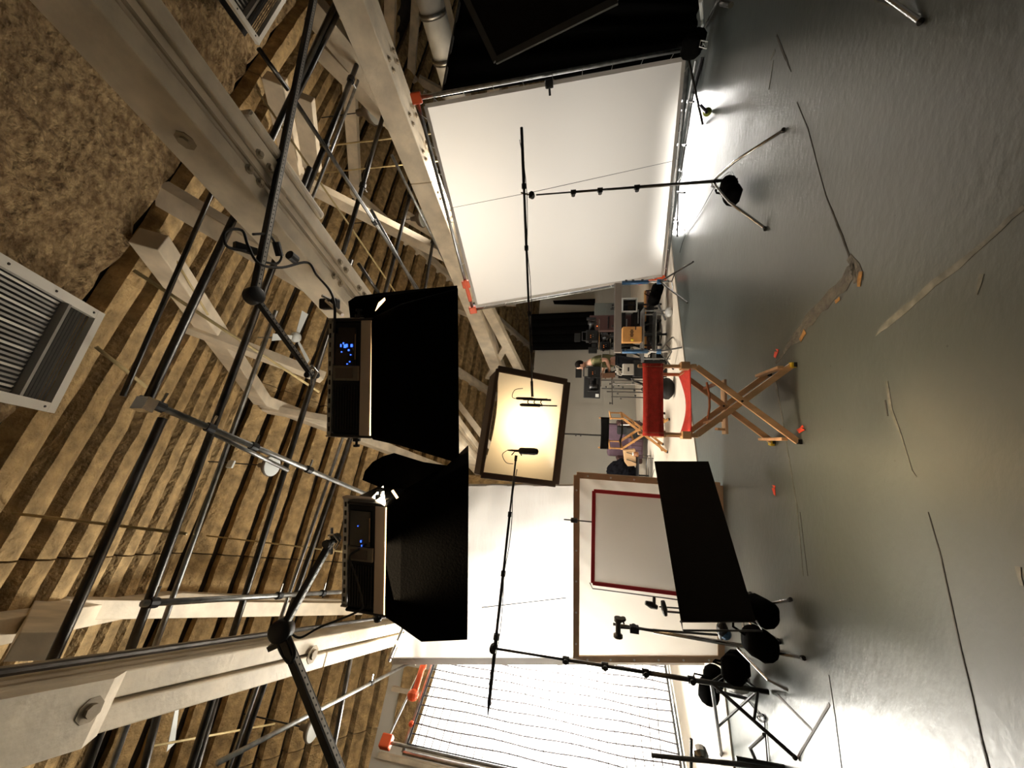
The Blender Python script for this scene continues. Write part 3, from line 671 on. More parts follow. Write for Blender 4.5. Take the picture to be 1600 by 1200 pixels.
curve([PY(442, 990, 2.3), PY(436, 1010, 2.28), PY(452, 1035, 2.25), PY(460, 1020, 2.27), PY(450, 990, 2.3)], .014, BLACK, cb2)
MB().bar(PY(422, 1012, 2.3), PY(440, 1004, 2.3), .05, .035).build('plug_box', BLACK, cb2)
tc_ = thing('tube_clamp', 'black and chrome clamp where the truss meets the first panel lamp', 'clamp', PZ(515, 478, 4.3))
MB().box(PZ(515, 475, 4.4), .12, .09, .22).build('jaw', BLACK, tc_, bevel=.02)
MB().tube(PZ(510, 470, 4.4), PZ(535, 492, 4.1), .02).build('spigot', CHROME, tc_)
MB().tube(PZ(503, 462, 4.4), PZ(520, 470, 4.35), .016).build('bolt', CHROME, tc_)

# ================================================================== DIFFUSION FRAMES
def fr_bars(t, c, r, m, name='frame_tube', closed=True):
    k = len(c)
    for i in range(k if closed else k-1): MB().tube(c[i], c[(i+1) % k], r, 8).build(name, m, t, smooth=True)
wf = thing('diffusion_frame', 'large white diffusion cloth laced in a tube frame with orange corner straps, at right', 'frame', (WF[1]+WF[2])/2)
u = (WF[3]-WF[0]).normalized(); v = (WF[1]-WF[0]).normalized()
O = [WF[0]-u*.10-v*.10, WF[1]-u*.10+v*.10, WF[2]+u*.10+v*.10, WF[3]+u*.10-v*.10]
fr_bars(wf, [p+wn*.06 for p in O], .028, GALV)
def wr(u_, v_):
    e = min(u_, v_, 1-u_, 1-v_)
    return .012*nz(u_*3, v_*3) + .02*max(0, .12-e)*math.sin(u_*40+v_*31)
MB().sheet(WF[0], WF[3], WF[2], WF[1], 40, 40, wr).build('cloth', SILK, wf, smooth=True)
HEM = mat('cloth_hem', (.55, .51, .47), .8)
for (p, q) in ((0, 1), (1, 2), (2, 3), (3, 0)): MB().bar(WF[p]-wn*.008, WF[q]-wn*.008, .05, .006, wn).build('hem', HEM, wf)
for (p, q, n_) in ((0, 1, 9), (1, 2, 9), (2, 3, 9), (3, 0, 9)):
    for i in range(n_):
        a = WF[p].lerp(WF[q], (i+.5)/n_); b = O[p].lerp(O[q], (i+.5)/n_)+wn*.04
        MB().tube(a, b, .005, 4).build('lace_tie', LAMPW, wf)
for (c, d) in ((O[0]+u*.0, v), (O[3]-u*.55, u), (O[3], -v), (O[2]-v*.1, v)):
    MB().obox(c+wn*.05, u*.07, v*.07, wn*.04).build('corner_strap', ORANGE, wf, bevel=.015)
MB().bar(O[3]-u*.65+wn*.03, O[3]-u*.2+wn*.03, .05, .07, v).build('strap_roll', ORANGE, wf, bevel=.015)
MB().bar(O[2]-v*.55+wn*.03, O[2]-v*.0+wn*.03, .05, .06, u).build('strap_roll', ORANGE, wf, bevel=.015)
mc = PZ(857, 131, 2.0); mc = onplane(857, 131, wn, wn.dot(WF[0]))
MB().obox(mc-wn*.05, u*.05, v*.05, wn*.05).build('knob_clamp', BLACK, wf, bevel=.01)
MB().tube(mc-wn*.05+u*.04, mc-wn*.05+u*.13, .016).build('clamp_screw', BLACK, wf)
# second layer: clear plastic wrapped edge on the left side
O2 = [O[3]+wn*.08, O[2]+wn*.08, O[2]+wn*.75+u*.0, O[3]+wn*.35]
MB().sheet(O[3]+wn*.08, O[2]+wn*.08, O[2]+wn*.50, O[3]+wn*.30, 24, 6, lambda a, b: .02*nz(a*9, b*3)).build('grey_side_cloth', mat('grey_side_cloth', (.22, .20, .22), .5, bump=.5, bscale=6), wf, smooth=True)
MB().tube(O[3]+wn*.30, O[2]+wn*.52, .025).build('rear_tube', GALV, wf, smooth=True)
ln = thing('guy_line', 'thin guy line crossing the white diffusion cloth behind the microphone boom', 'line', PY(950, 280, 4.6))
MB().tube(PY(833, 300, 4.55), onplane(1050, 252, wn, wn.dot(WF[1])-.05), .0035, 5).build('cord', STEEL, ln)
MB().tube(PY(833, 300, 4.55), onplane(690, 328, wn, wn.dot(WF[1])-.05), .003, 5).build('cord', STEEL, ln)

# stand feet and rails in front of the white frame
rl = thing('base_rail', 'steel base rail and stand legs along the foot of the white diffusion frame', 'rail', PZ(1075, 180, .05))
MB().tube(PZ(1088, 95, .12), PZ(1045, 330, .12), .02).build('rail', GALV, rl)
MB().tube(PZ(1075, 88, .3), PZ(1098, 195, .02), .017).build('leg', STEEL, rl)
MB().tube(PZ(1098, 90, .02), PZ(1083, 145, .06), .03).build('leg', BLACK, rl)
MB().path([PZ(1083, 145, .05), PZ(1072, 215, .05), PZ(1060, 290, .05), PZ(1058, 370, .05)], .012).build('leg', STEEL, rl)
for (x, y, e) in ((1072, 158, 1), (1062, 172, 1), (1060, 226, 1), (1058, 300, 1)):
    MB().tube(PZ(x-6, y, .15), PZ(x+12, y+1, .1), .016).build('handle', BLACK, rl)
for (x, y) in ((1062, 185), (1058, 262), (1052, 340)):
    curve([PZ(x, y, .06), PZ(x+8, y+8, .05), PZ(x+2, y+22, .05), PZ(x-5, y+14, .06), PZ(x+6, y+3, .06)], .009, BLACK, rl, 'cable_loop')
tb = thing('tennis_ball', 'green tennis ball foot on the floor beside the white frame', 'ball', PZ(1108, 176, .04))
MB().ball(PZ(1105, 175, .055), .055, .055, .055, 14, 10).build('ball', mat('green_felt', (.13, .15, .02), .9), tb, smooth=True)
MB().tube(PZ(1104, 175, .10), PZ(1095, 165, .12), .02).build('leg_stub', BLACK, tb)

# black curtain and black flag at the top of the picture
bk = thing('black_curtain', 'black cloth curtain hanging beyond the right edge of the white frame', 'curtain', WF[1]+V((1, 0, 0)))
c1, c2, c3, c4 = (onplane(x, y, wn, wn.dot(WF[1])+.35) for (x, y) in ((690, 152), (1083, 88), (1092, 30), (730, -60)))
c3 = onplane(1095, -25, wn, wn.dot(WF[1])+.35)
MB().sheet(c1, c2, c3, c4, 20, 20, lambda a, b: .04*math.sin(b*26+a*2)).build('cloth', CLOTHK, bk, solid=.01, smooth=True)
MB().tube(c1, c4, .02).build('top_pole', STEEL, bk)
bf = thing('black_flag', 'large framed black flag filling the top of the picture', 'flag', PY(900, 10, 3.4))
f1, f2, f3, f4 = PY(718, -25, 4.2), PY(775, 95, 4.3), PY(960, 2, 3.9), PY(930, -120, 3.8)
f3 = f2 + (PY(965, 0, 3.9)-f2); f4 = f1 + (f3-f2)
fn = (f2-f1).cross(f4-f1).normalized()
MB().slab([f1, f2, f3, f4], fn, .012).build('cloth', BOARDK, bf)
FEDGE = mat('flag_edge', (.035, .032, .026), .7)
for (p, q) in ((f1, f2), (f2, f3), (f3, f4), (f4, f1)): MB().bar(p, q, .07, .03, fn).build('edge_band', FEDGE, bf)

# net-covered key light frame
nf = thing('light_grid_frame', 'glowing diffusion frame behind a black square net at lower left', 'frame', PN(1050, 1110))
tl, bl_, = PN(655, 1020), PN(1042, 1020)
n_tl, n_bl = PN(637, 1163), PN(1075, 1260)
far_top, far_bot = PN(655, 1020), PN(1030, 1020)
d_h = (far_top - n_tl); d_h.z = 0; d_h.normalize()
zt_, zb_ = n_tl.z, .42
def NP(s, z, off=0): return V((n_tl.x, n_tl.y, 0)) + d_h*s + ZX*z - NETN*(-off)
NW = 3.3
cloth_off = .10
MB().sheet(NP(-.0, zt_-.02, cloth_off), NP(NW, zt_-.02, cloth_off), NP(NW, zb_, cloth_off), NP(-.0, zb_, cloth_off), 24, 30, lambda a, b: .03*nz(a*3, b*3)).build('diffusion_cloth', GRID, nf, smooth=True)
for (p, q) in ((NP(-.05, zt_+.06), NP(NW, zt_+.06)), (NP(-.05, zb_-.06), NP(NW, zb_-.06)), (NP(-.05, zt_+.06), NP(-.05, zb_-.06)), (NP(NW, zt_+.06), NP(NW, zb_-.06))):
    MB().tube(p + NETN*.1, q + NETN*.1, .025).build('frame_tube', GALV, nf, smooth=True)
for (p, q) in ((NP(0, zt_), NP(NW, zt_)), (NP(0, zb_), NP(NW, zb_)), (NP(0, zt_), NP(0, zb_)), (NP(NW, zt_), NP(NW, zb_))):
    MB().tube(p, q, .012).build('net_edge', BLACK, nf)
NETM = mat('net_cord', (.05, .035, .035), .8)
cell = .105; nh = int(NW/cell); nv = int((zt_-zb_)/cell)
for i in range(1, nh):
    s = i*cell; pts = [NP(s+.010*math.sin(k*1.1+i), zt_-(zt_-zb_)*k/16, -.0+.01*math.sin(k*.9+i)) for k in range(17)]
    MB().path(pts, .0075, 4, cap=False).build('net_cord', NETM, nf)
for j in range(1, nv):
    z = zt_-j*cell; pts = [NP(NW*k/16, z+.012*math.sin(k*1.3+j*.4), -.0+.01*math.sin(k+j)) for k in range(17)]
    MB().path(pts, .0075, 4, cap=False).build('net_cord', NETM, nf)
for s, L_ in ((.55, .32), (.82, .22)):
    MB().bar(NP(s, zt_+.14), NP(s+L_, zt_+.16), .06, .08).build('orange_strap', ORANGE, nf, bevel=.02)
MB().ball(NP(.50, zt_+.15), .07, .07, .08).build('orange_knob', ORANGE, nf)
MB().ball(NP(.20, zt_+.04), .035, .035, .035).build('orange_knob', ORANGE, nf)
MB().obox(NP(-.02, zt_+.28), d_h*.07, NETN*.05, ZX*.07).build('orange_corner', ORANGE, nf, bevel=.015)
MB().tube(NP(-.02, zt_+.28), NP(.9, zt_+.16), .016).build('upper_tube', GALV, nf)
MB().tube(NP(-.02, zt_+.28), NP(-.04, zb_, -.05), .018).build('side_tube', GALV, nf)

# white muslin wall
mu = thing('white_muslin', 'tall white muslin sheet hanging behind the tan framed screen, brightest at lower left', 'sheet', PY(895, 900, 5.0))
mq = [PY(612, 1033, 5.0), PY(727, 758, 5.35), PY(1020, 758, 5.2), PY(1100, 1033, 4.95)]
def mw(u_, v_): return .03*nz(u_*5, v_*8, 2) + .025*math.sin(u_*9+v_*4)*.5 + .01*nz(u_*16, v_*5, 7)
MB().sheet(mq[0], mq[1], mq[2], mq[3], 40, 60, mw).build('cloth', MUSL, mu, smooth=True)
MB().bar(mq[0], mq[3], .09, .012, V((0, 1, 0))).build('side_hem', HEM, mu)
MB().bar(mq[1], mq[2], .03, .012, V((0, 1, 0))).build('side_hem', HEM, mu)
MB().tube(mq[0]+ZX*.04, mq[1]+ZX*.04, .022).build('top_pole', GALV, mu)
for i in range(5): MB().tube(mq[0].lerp(mq[3], (i+.5)/6), mq[0].lerp(mq[3], (i+.5)/6)+V((-.10, .06, 0)), .006, 5).build('tie', LAMPW, mu)
MB().tube(mq[0].lerp(mq[1], .30)+(mq[3]-mq[0])*.25+V((0, -.06, 0)), PY(885, 934, 4.9), .006, 5).build('seam_cord', STEEL, mu)

# tan edged screen
ts = thing('tan_frame_screen', 'upright white screen in a tan webbing frame, half hidden by the black flag', 'screen', PY(1120, 900, 4.6))
a_, b_, c_, d_ = PY(900, 1029, 4.6), PY(901, 742, 4.75), PY(1112, 758, 4.75), PY(1128, 1030, 4.6)
d_.z = .03; c_.z = .03
MB().sheet(a_, b_, c_, d_, 90, 70, lambda u_, v_: (.035*abs(math.sin((u_*1.5+v_)*17))**3*max(0, .6-v_)*u_ + .012*nz(u_*4, v_*4))).build('cloth', SILK, ts, smooth=True)
for (p, q) in ((a_, b_), (b_, c_), (c_, d_), (d_, a_)): MB().bar(p, q, .075, .03, V((0, 1, 0))).build('webbing', TAN, ts, bevel=.006)
for (p, q) in ((a_, b_), (d_, a_), (b_, c_)):
    for i in range(6): MB().lathe(p.lerp(q, (i+.5)/6)+V((0, -.02, 0)), (0, -1, 0), [(0, .012), (.005, .012)], 8).build('grommet', LAMPW, ts)
kc = PY(897, 813, 4.55)
MB().tube(kc+V((0, 0, .12)), kc+V((0, 0, -.9)), .008).build('centre_rod', STEEL, ts)
MB().box(kc, .05, .05, .08).build('knob', STEEL, ts, bevel=.01)

# red edged scrim
rs = thing('red_edged_scrim', 'grey net scrim with a red edge, standing before the tan framed screen', 'scrim', PY(1040, 850, 4.25))
ra, rb, rc_, rd = PY(928, 767, 4.3), PY(1120, 783, 4.1), PY(1140, 938, 4.0), PY(926, 911, 4.2)
MB().sheet(ra, rb, rc_, rd, 10, 10, lambda a, b: .004*nz(a*3, b*3)).build('cloth', SCRIM, rs, smooth=True)
for (p, q) in ((ra, rb), (rb, rc_), (rc_, rd), (rd, ra)): MB().bar(p, q, .04, .02, V((0, 1, 0))).build('red_edge', REDE, rs, bevel=.005)
MB().path([rd+V((-.0, 0, .03)), rd+V((-.06, 0, .0)), rc_+V((-.06, 0, 0))], .006).build('wire_frame', STEEL, rs)

# black floppy flag on the floor stand
bfq = [CAM+(V(c)-CAM)*.92 for c in ((-.81, 4.34, .82), (-.80, 4.46, .24), (-1.86, 3.36, .19), (-1.87, 3.24, .78))]
fg = thing('black_floor_flag', 'black cloth flag tilted on a low stand in front of the red edged scrim', 'flag', (bfq[1]+bfq[2])/2, None)
fgn = (bfq[1]-bfq[0]).cross(bfq[3]-bfq[0]).normalized()
MB().slab(bfq, fgn, .015).build('cloth', BOARDK, fg, bevel=.006)
MB().path([bfq[3]+V((0, 0, .0)), bfq[3]+(bfq[3]-bfq[0])*.045, bfq[2]+(bfq[2]-bfq[1])*.045-V((0, 0, .02)), bfq[2]], .007).build('wire_handle', STEEL, fg)
MB().tube(bfq[2]+fgn*.03, bfq[3]+fgn*.03, .006).build('wire_edge', STEEL, fg)

# ================================================================== STANDS AND MICROPHONE BOOMS
def leg3(t, base, ends, m=CHROME, r=.012, zc=.26):
    for e in ends:
        e = V(e); d = (e-base); d.z = 0
        k1 = base + d*.12 + ZX*zc; k2 = base + d*.48 + ZX*(zc*.78); k3 = V((e.x, e.y, .012))
        MB().path([base+ZX*zc, k1, k2, k3], r, 8).build('leg', m, t, smooth=True)
        MB().tube(k3, k3+d.normalized()*.03, r*1.25).build('foot', RUB, t)
def knob(t, c, d, r=.022):
    MB().lathe(c, d, [(0, .008), (.03, .008), (.032, r), (.05, r), (.052, .004)], 10).build('knob', BLACK, t)
def sandbag(label, c, L=.34, W=.2, H=.14, ang=0, m=CLOTHK, group=None, tilt=0):
    c = V(c); t = thing('sandbag', label, 'sandbag', c, group)
    R_ = Matrix.Rotation(ang, 3, 'Z') @ Matrix.Rotation(tilt, 3, 'Y')
    for s in (-1, 1):
        mb = MB(); vs = []; fs = []; nu_, nv_ = 10, 10
        for i in range(nu_+1):
            for j in range(nv_):
                u_ = i/nu_*2-1; a = 2*math.pi*j/nv_
                k = (1-abs(u_)**4)**.5 if abs(u_) < 1 else .0
                k = max(k, .12); x = s*L*.27 + u_*L*.24; y = math.copysign(abs(math.cos(a))**.5, math.cos(a))*W/2*(.75+.25*k); z = math.sin(a)*H/2*k
                vs.append(c + R_ @ V((x, y, z+H/2+.006*nz(x*20, y*20))))
        for i in range(nu_):
            for j in range(nv_): fs.append((i*nv_+j, i*nv_+(j+1) % nv_, (i+1)*nv_+(j+1) % nv_, (i+1)*nv_+j))
        fs.append(tuple(range(nv_))); fs.append(tuple(range(nu_*nv_, (nu_+1)*nv_)))
        mb.add(vs, fs).build('bag', m, t, smooth=True)
    MB().path([c+R_ @ V(p) for p in ((-L*.2, 0, H*.9), (-L*.1, 0, H*1.35), (L*.1, 0, H*1.35), (L*.2, 0, H*.9))], .010, 6).build('strap', m, t)
    return t
def shotgun(t, p, d, L=.3, r=.028):
    d = V(d).normalized()
    MB().lathe(p, d, [(0, .01), (.02, r), (L*.55, r), (L*.56, r*.6), (L*.62, r*.6), (L*.63, r*.45), (L, r*.4), (L+.005, .002)], 12).build('microphone', RUB, t, smooth=True)
# right boom stand
rb0 = PZ(1157, 280, 0); rtop = PY(831, 305, rb0.y)
bs = thing('boom_stand', 'tall steel stand holding the boom before the white diffusion frame', 'stand', rb0, 'microphone boom stands')
leg3(bs, rb0, [PZ(1224, 205, 0), PZ(1197, 356, 0), PZ(1128, 296, 0)], CHROME, .013)
h = rtop.z
for (z0, z1, r) in ((.03, 1.05, .017), (1.0, 1.75, .013), (1.7, h-.05, .009)):
    MB().tube(rb0.lerp(rtop, z0/h), rb0.lerp(rtop, z1/h), r, 10).build('column', STEEL, bs, smooth=True)
for z in (1.05, 1.75, 1.45):
    p = rb0.lerp(rtop, z/h); MB().lathe(p-ZX*.03, ZX, [(0, .025), (.06, .025)], 10).build('collar', BLACK, bs); knob(bs, p, V((-1, -.2, 0)))
MB().lathe(rtop-V((0, .04, 0)), (0, 1, 0), [(0, .03), (.02, .035), (.06, .035), (.08, .03)], 12).build('grip_head', BLACK, bs)
knob(bs, rtop+V((0, -.04, .0)), V((-1, 0, .2)))
boomA, boomB = PY(815, 200, 4.52), PY(831, 600, 4.05)
def boom(label, A_, B_, micfn, secs=4):
    t = thing('microphone_boom', label, 'boom', A_.lerp(B_, .4), 'microphone booms')
    for i in range(secs):
        p = A_.lerp(B_, i/secs); q = A_.lerp(B_, (i+1)/secs); r = .019-.003*i
        MB().tube(p, q, r, 10).build('boom_section', BLACK if i % 2 == 0 else STEEL, t, smooth=True)
        d = (B_-A_).normalized(); MB().lathe(q-d*.03, d, [(0, r*1.5), (.05, r*1.5)], 10).build('twist_lock', RUB, t)
    curve([A_.lerp(B_, .05)+ZX*.03] + [A_.lerp(B_, .05+.9*k/8)+ZX*(.028+.012*math.sin(k*2)) - ZX*.05 for k in range(1, 9)], .004, BLACK, t, 'cable')
    micfn(t, B_); return t
def micsA(t, e):
    e = V(e); s = V((0, 0, 1))
    d = (e-boomA).normalized()
    MB().tube(e, e+d*.14, .014).build('tip_mount', BLACK, t)
    b = e+d*.17
    MB().bar(b+s*.10, b-s*.20, .02, .02, V((1, 0, 0))).build('mic_bar', BLACK, t)
    for k in (-.10, -.03, .04): MB().path([b+s*k, b+d*.03+s*(k+.015), b+d*.05+s*k], .006).build('shock_mount', RUB, t)
    shotgun(t, b+d*.06+s*.14, V((0, -.05, -1)), .40, .018)
    shotgun(t, b-d*.01+s*.18, V((0, -.05, -1)), .34, .015)
    curve([b+s*.14, b+s*.22-d*.02, b+s*.19-d*.10, b+s*.10-d*.12], .004, BLACK, t, 'cable_loop')
boom('black boom pole reaching from the right stand, pair of thin microphones at its tip', boomA, boomB, micsA)
MB().tube(rtop+V((0, 0, .01)), rtop+V((.04, .0, .13)), .010).build('spigot', CHROME, bs)
sandbag('black sandbag hanging on the base of the right boom stand', rb0+V((-.16, -.10, .05)), .34, .2, .16, .7)
gl = thing('guy_line', 'loose thin line lying from the right stand across the dark floor', 'line', PZ(1100, 340, .01))
curve([rb0+ZX*.05, PZ(1140, 268, .01), PZ(1118, 290, .01), PZ(1095, 330, .01), PZ(1070, 370, .01), PZ(1062, 395, .03)], .004, BLACK, gl)

# left boom stand with open tripod legs
lb0 = PZ(1205, 1082, 0); ltop = PY(771, 1013, lb0.y)
ls = thing('boom_stand', 'tall black stand at lower left carrying the boom with one fat microphone', 'stand', lb0, 'microphone boom stands')
h = ltop.z
for (z0, z1, r) in ((.02, 1.0, .020), (.95, 1.7, .015), (1.65, h-.02, .011)):
    MB().tube(lb0.lerp(ltop, z0/h), lb0.lerp(ltop, z1/h), r, 10).build('column', STEEL if z0 else BLACK, ls, smooth=True)
for z in (1.0, 1.7, .62, 1.35): MB().lathe(lb0.lerp(ltop, z/h)-ZX*.03, ZX, [(0, .03), (.06, .03)], 10).build('collar', BLACK, ls); knob(ls, lb0.lerp(ltop, z/h), V((.2, -1, 0)))
for e, m_ in ((PZ(1246, 1184, 0), BLACK), (PZ(1186, 902, 0)*0+PZ(1170, 1030, 0), BLACK), (PZ(1130, 1180, 0), BLACK)):
    p = lb0.lerp(ltop, .46/h); MB().tube(p, V((e.x, e.y, .015)), .015).build('leg', m_, ls)
    MB().tube(lb0.lerp(ltop, .10/h), p.lerp(V((e.x, e.y, .015)), .55), .011).build('brace', m_, ls)
    MB().ball((e.x, e.y, .018), .02, .02, .018).build('foot', RUB, ls)
MB().lathe(ltop-V((0, .04, 0)), (0, 1, 0), [(0, .03), (.02, .038), (.06, .038), (.08, .03)], 12).build('grip_head', BLACK, ls); knob(ls, ltop, V((.6, -.6, -.3)))
lA, lB = PY(764, 1100, 3.42), PY(806, 716, 3.95)
def micsB(t, e):
    e = V(e); d = (e-lA).normalized()
    MB().tube(e, e+d*.03, .015).build('tip_mount', BLACK, t)
    b = e+d*.07
    MB().path([b-d*.04+ZX*.05, b+ZX*.02, b-ZX*.03, b-d*.04-ZX*.06], .006).build('shock_mount', RUB, t)
    b = b+d*.01
    MB().lathe(b+ZX*.10, -ZX, [(0, .006), (.04, .010), (.12, .013), (.13, .030), (.145, .036), (.29, .038), (.325, .030), (.335, .006)], 14).build('microphone', RUB, t, smooth=True)
    curve([b+ZX*.10, b+ZX*.15-d*.05, b+ZX*.10-d*.13, b+ZX*.02-d*.14], .004, BLACK, t, 'cable_loop')
lbm = boom('thin boom pole from the left stand, one fat fuzzy microphone at its tip', lA, lB, micsB)
MB().lathe(lA, (lA-lB), [(0, .019), (.03, .012), (.10, .006)], 8).build('tip', RUB, lbm)

# c-stands at left
cs0 = PZ(1212, 1018, 0); cst = PY(958, 975, cs0.y)
cs = thing('c_stand', 'steel stand with grip head in front of the tan framed screen', 'stand', cs0, 'stands holding flags at left')
for (z0, z1, r) in ((.02, .95, .018), (.9, cst.z, .012)): MB().tube(cs0.lerp(cst, z0/cst.z), cs0.lerp(cst, z1/cst.z), r, 10).build('column', CHROME if z0 == .02 else STEEL, cs, smooth=True)
p2a, p2b = PY(1122, 992, cs0.y-.12), PY(962, 980, cs0.y-.05)
MB().tube(p2a, p2b, .009).build('grip_arm', STEEL, cs)
MB().lathe(PY(966, 965, cs0.y-.06), (-1, -.1, 0), [(0, .035), (.03, .035), (.035, .022), (.13, .022), (.14, .04), (.16, .04)], 12).build('grip_head', STEEL, cs)
MB().bar(PY(984, 982, cs0.y-.06), PY(998, 984, cs0.y-.06), .05, .05).build('collar', BLACK, cs); knob(cs, PY(990, 985, cs0.y-.06), V((1, -.2, 0)))
knob(cs, PY(975, 975, cs0.y-.08), V((1, 0, .3)), .028)
MB().path([cs0+ZX*.28, cs0+ZX*.28+V((-.02, 0, 0)), PZ(1200, 1062, .16), PZ(1232, 1078, .0+.05)], .012).build('leg', CHROME, cs)
leg3(cs, cs0, [PZ(1256, 1028, 0), PZ(1170, 930, 0)], CHROME, .013, .2)
g2 = thing('grip_arm', 'small grip arm and clamps reaching from behind the black floor flag', 'arm', PY(1030, 945, 4.0), 'stands holding flags at left')
MB().tube(PY(1070, 958, 4.0), PY(1035, 955, 4.0), .010).build('rod', STEEL, g2)
MB().tube(PY(1070, 951, 4.0), PY(1030, 948, 4.0), .007).build('rod', STEEL, g2)
MB().lathe(PY(1024, 948, 4.0), (.3, 0, 1), [(-.02, .02), (.04, .035), (.10, .02)], 10).build('grip_head', STEEL, g2)
MB().lathe(PY(1038, 952, 4.0), (1, 0, .2), [(-.06, .02), (.0, .03), (.08, .02)], 10).build('grip_head', STEEL, g2)
MB().box(PY(1022, 940, 4.0), .09, .03, .03).build('jaw', STEEL, g2, bevel=.008)
g3 = thing('flag_stand', 'short black stand carrying the black floor flag, seen at its lower corner', 'stand', PZ(1200, 965, 0), 'stands holding flags at left')
q0 = PZ(1196, 962, 0)
MB().tube(q0, q0+ZX*.42, .016).build('column', CHROME, g3, smooth=True)
leg3(g3, q0, [PZ(1236, 938, 0), PZ(1218, 1000, 0), PZ(1176, 930, 0)], CHROME, .012, .2)
MB().lathe(PY(1128, 985, q0.y), (1, -.2, 0), [(-.08, .02), (-.02, .045), (.04, .045), (.09, .02)], 12).build('grip_head', BLACK, g3)
MB().ball(PY(1133, 990, q0.y), .05, .05, .05).build('blue_knob', BLUE, g3)
sandbag('black sandbag with a stitched panel under the corner of the black floor flag', PZ(1212, 985, .10)+V((0, .0, 0)), .42, .26, .22, .25, tilt=.1)
sandbag('black sandbag slung on the stand left of the floor flag', PZ(1170, 1048, .13), .34, .22, .2, 1.9, tilt=.5)
sandbag('black sandbag hanging lower on the tall left stand', PZ(1128, 1078, .14), .36, .24, .2, 1.5, tilt=.5)
blk = thing('clear_bag', 'crumpled clear plastic bag between the two left sandbags', 'bag', PZ(1158, 1062, .1))
MB().ball(PZ(1155, 1066, .12), .10, .09, .10, 9, 6).build('bag', mat('clear_plastic', (.6, .62, .62), .15, spec=.8, bump=1, bscale=12), blk)
ff = thing('tripod_brace', 'black folded stand leg lying flat across the floor at lower left', 'stand', PZ(1190, 1120, .02))
MB().tube(PZ(1120, 1080, .35), PZ(1168, 1092, .02), .014).build('leg', BLACK, ff)
MB().path([PZ(1186, 1200, .02), PZ(1172, 1168, .12), PZ(1194, 1148, .1)], .015).build('bent_leg', STEEL, ff)
tr = thing('tape_triangle', 'pale taped line forming a corner on the floor at lower left', 'tape', PZ(1250, 1150, .002))
MB().bar(PZ(1246, 1184, .002), PZ(1296, 1100, .002), .018, .002).build('strip', mat('grey_tape', (.20, .19, .18), .6), tr)
MB().bar(PZ(1215, 1086, .002), PZ(1268, 1140, .002), .018, .002).build('strip', MATS['grey_tape'], tr)
lt = thing('low_stand', 'low horizontal stand arm with a chrome clamp at the lower left edge', 'stand', PY(1100, 1180, 3.6))
MB().tube(PY(1018, 1180, 3.5), PY(1260, 1205, 3.3), .018).build('arm', STEEL, lt)
MB().tube(PY(1080, 1155, 3.5), PY(1080, 1200, 3.5), .014).build('rod', STEEL, lt)
MB().lathe(PY(1095, 1178, 3.5), (0, 1, 0), [(-.05, .03), (-.02, .06), (.03, .06), (.06, .02)], 12).build('clamp', CHROME, lt)
MB().tube(PY(1150, 1185, 3.3), PY(1320, 1215, 3.3), .016).build('arm', STEEL, lt)
lc = thing('cable', 'thin black cable lying in coils on the floor by the lower left stand', 'cable', PZ(1190, 1130, .01), 'black cables')
curve([PZ(1140, 1080, .01), PZ(1165, 1092, .01), PZ(1185, 1115, .01), PZ(1196, 1122, .01), PZ(1190, 1128, .01), PZ(1183, 1120, .01), PZ(1193, 1118, .01), PZ(1196, 1150, .01), PZ(1200, 1200, .01)], .006, BLACK, lc)
curve([PZ(1108, 1125, .01), PZ(1118, 1150, .01), PZ(1130, 1180, .01), PZ(1138, 1200, .01)], .008, BLACK, lc)
curve([PZ(1112, 1120, .01), PZ(1128, 1140, .01), PZ(1132, 1175, .01), PZ(1142, 1200, .01)], .008, BLACK, lc)

# top right corner things
sb = sandbag('black sandbag with a small white square label by the black curtain', PZ(1100, 68, .14), .40, .26, .26, .6, tilt=.35)
lp = PY(1100, 68, PZ(1100, 68, .14).y-.19)
t_ = thing('bag_label', 'white square outline logo on the black sandbag', 'label', lp); 
for (x0, y0, x1, y1) in ((1095, 63, 1106, 65), (1106, 65, 1104, 76), (1104, 76, 1093, 73), (1093, 73, 1095, 63), (1098, 67, 1102, 73), (1102, 67, 1097, 71)):
    MB().bar(PY(x0, y0, lp.y), PY(x1, y1, lp.y), .006, .012, V((0, 1, 0))).build('mark', LAMPW, t_)
ls2 = thing('light_stand', 'pale chrome stand leg and clamp at the top edge beside the black flag', 'stand', PZ(1110, 30, .1))
MB().tube(PZ(1100, 45, .02), PZ(1122, 0, .35), .016).build('leg', CHROME, ls2)
MB().tube(PZ(1095, 0, .5), PZ(1098, 40, .05), .022).build('leg', LAMPW, ls2)
MB().tube(PZ(1128, 5, .3), PZ(1142, 8, .3), .025).build('clamp', CHROME, ls2)
tf = thing('stand_leg', 'chrome stand leg reaching in over the floor at the top edge', 'stand', PZ(1440, 30, 0))
MB().tube(PZ(1437, 33, .012), PZ(1380, -8, .06), .011).build('leg', CHROME, tf); MB().ball(PZ(1438, 34, .014), .016, .016, .014).build('foot', RUB, tf)
tp = thing('tape_mark', 'pale L shaped tape mark on the floor near the black curtain', 'tape', PZ(1205, 110, .002))
MB().bar(PZ(1201, 140, .002), PZ(1208, 95, .002), .015, .002).build('strip', SCUFF, tp); MB().bar(PZ(1204, 92, .002), PZ(1211, 79, .002), .03, .002).build('strip', SCUFF, tp)
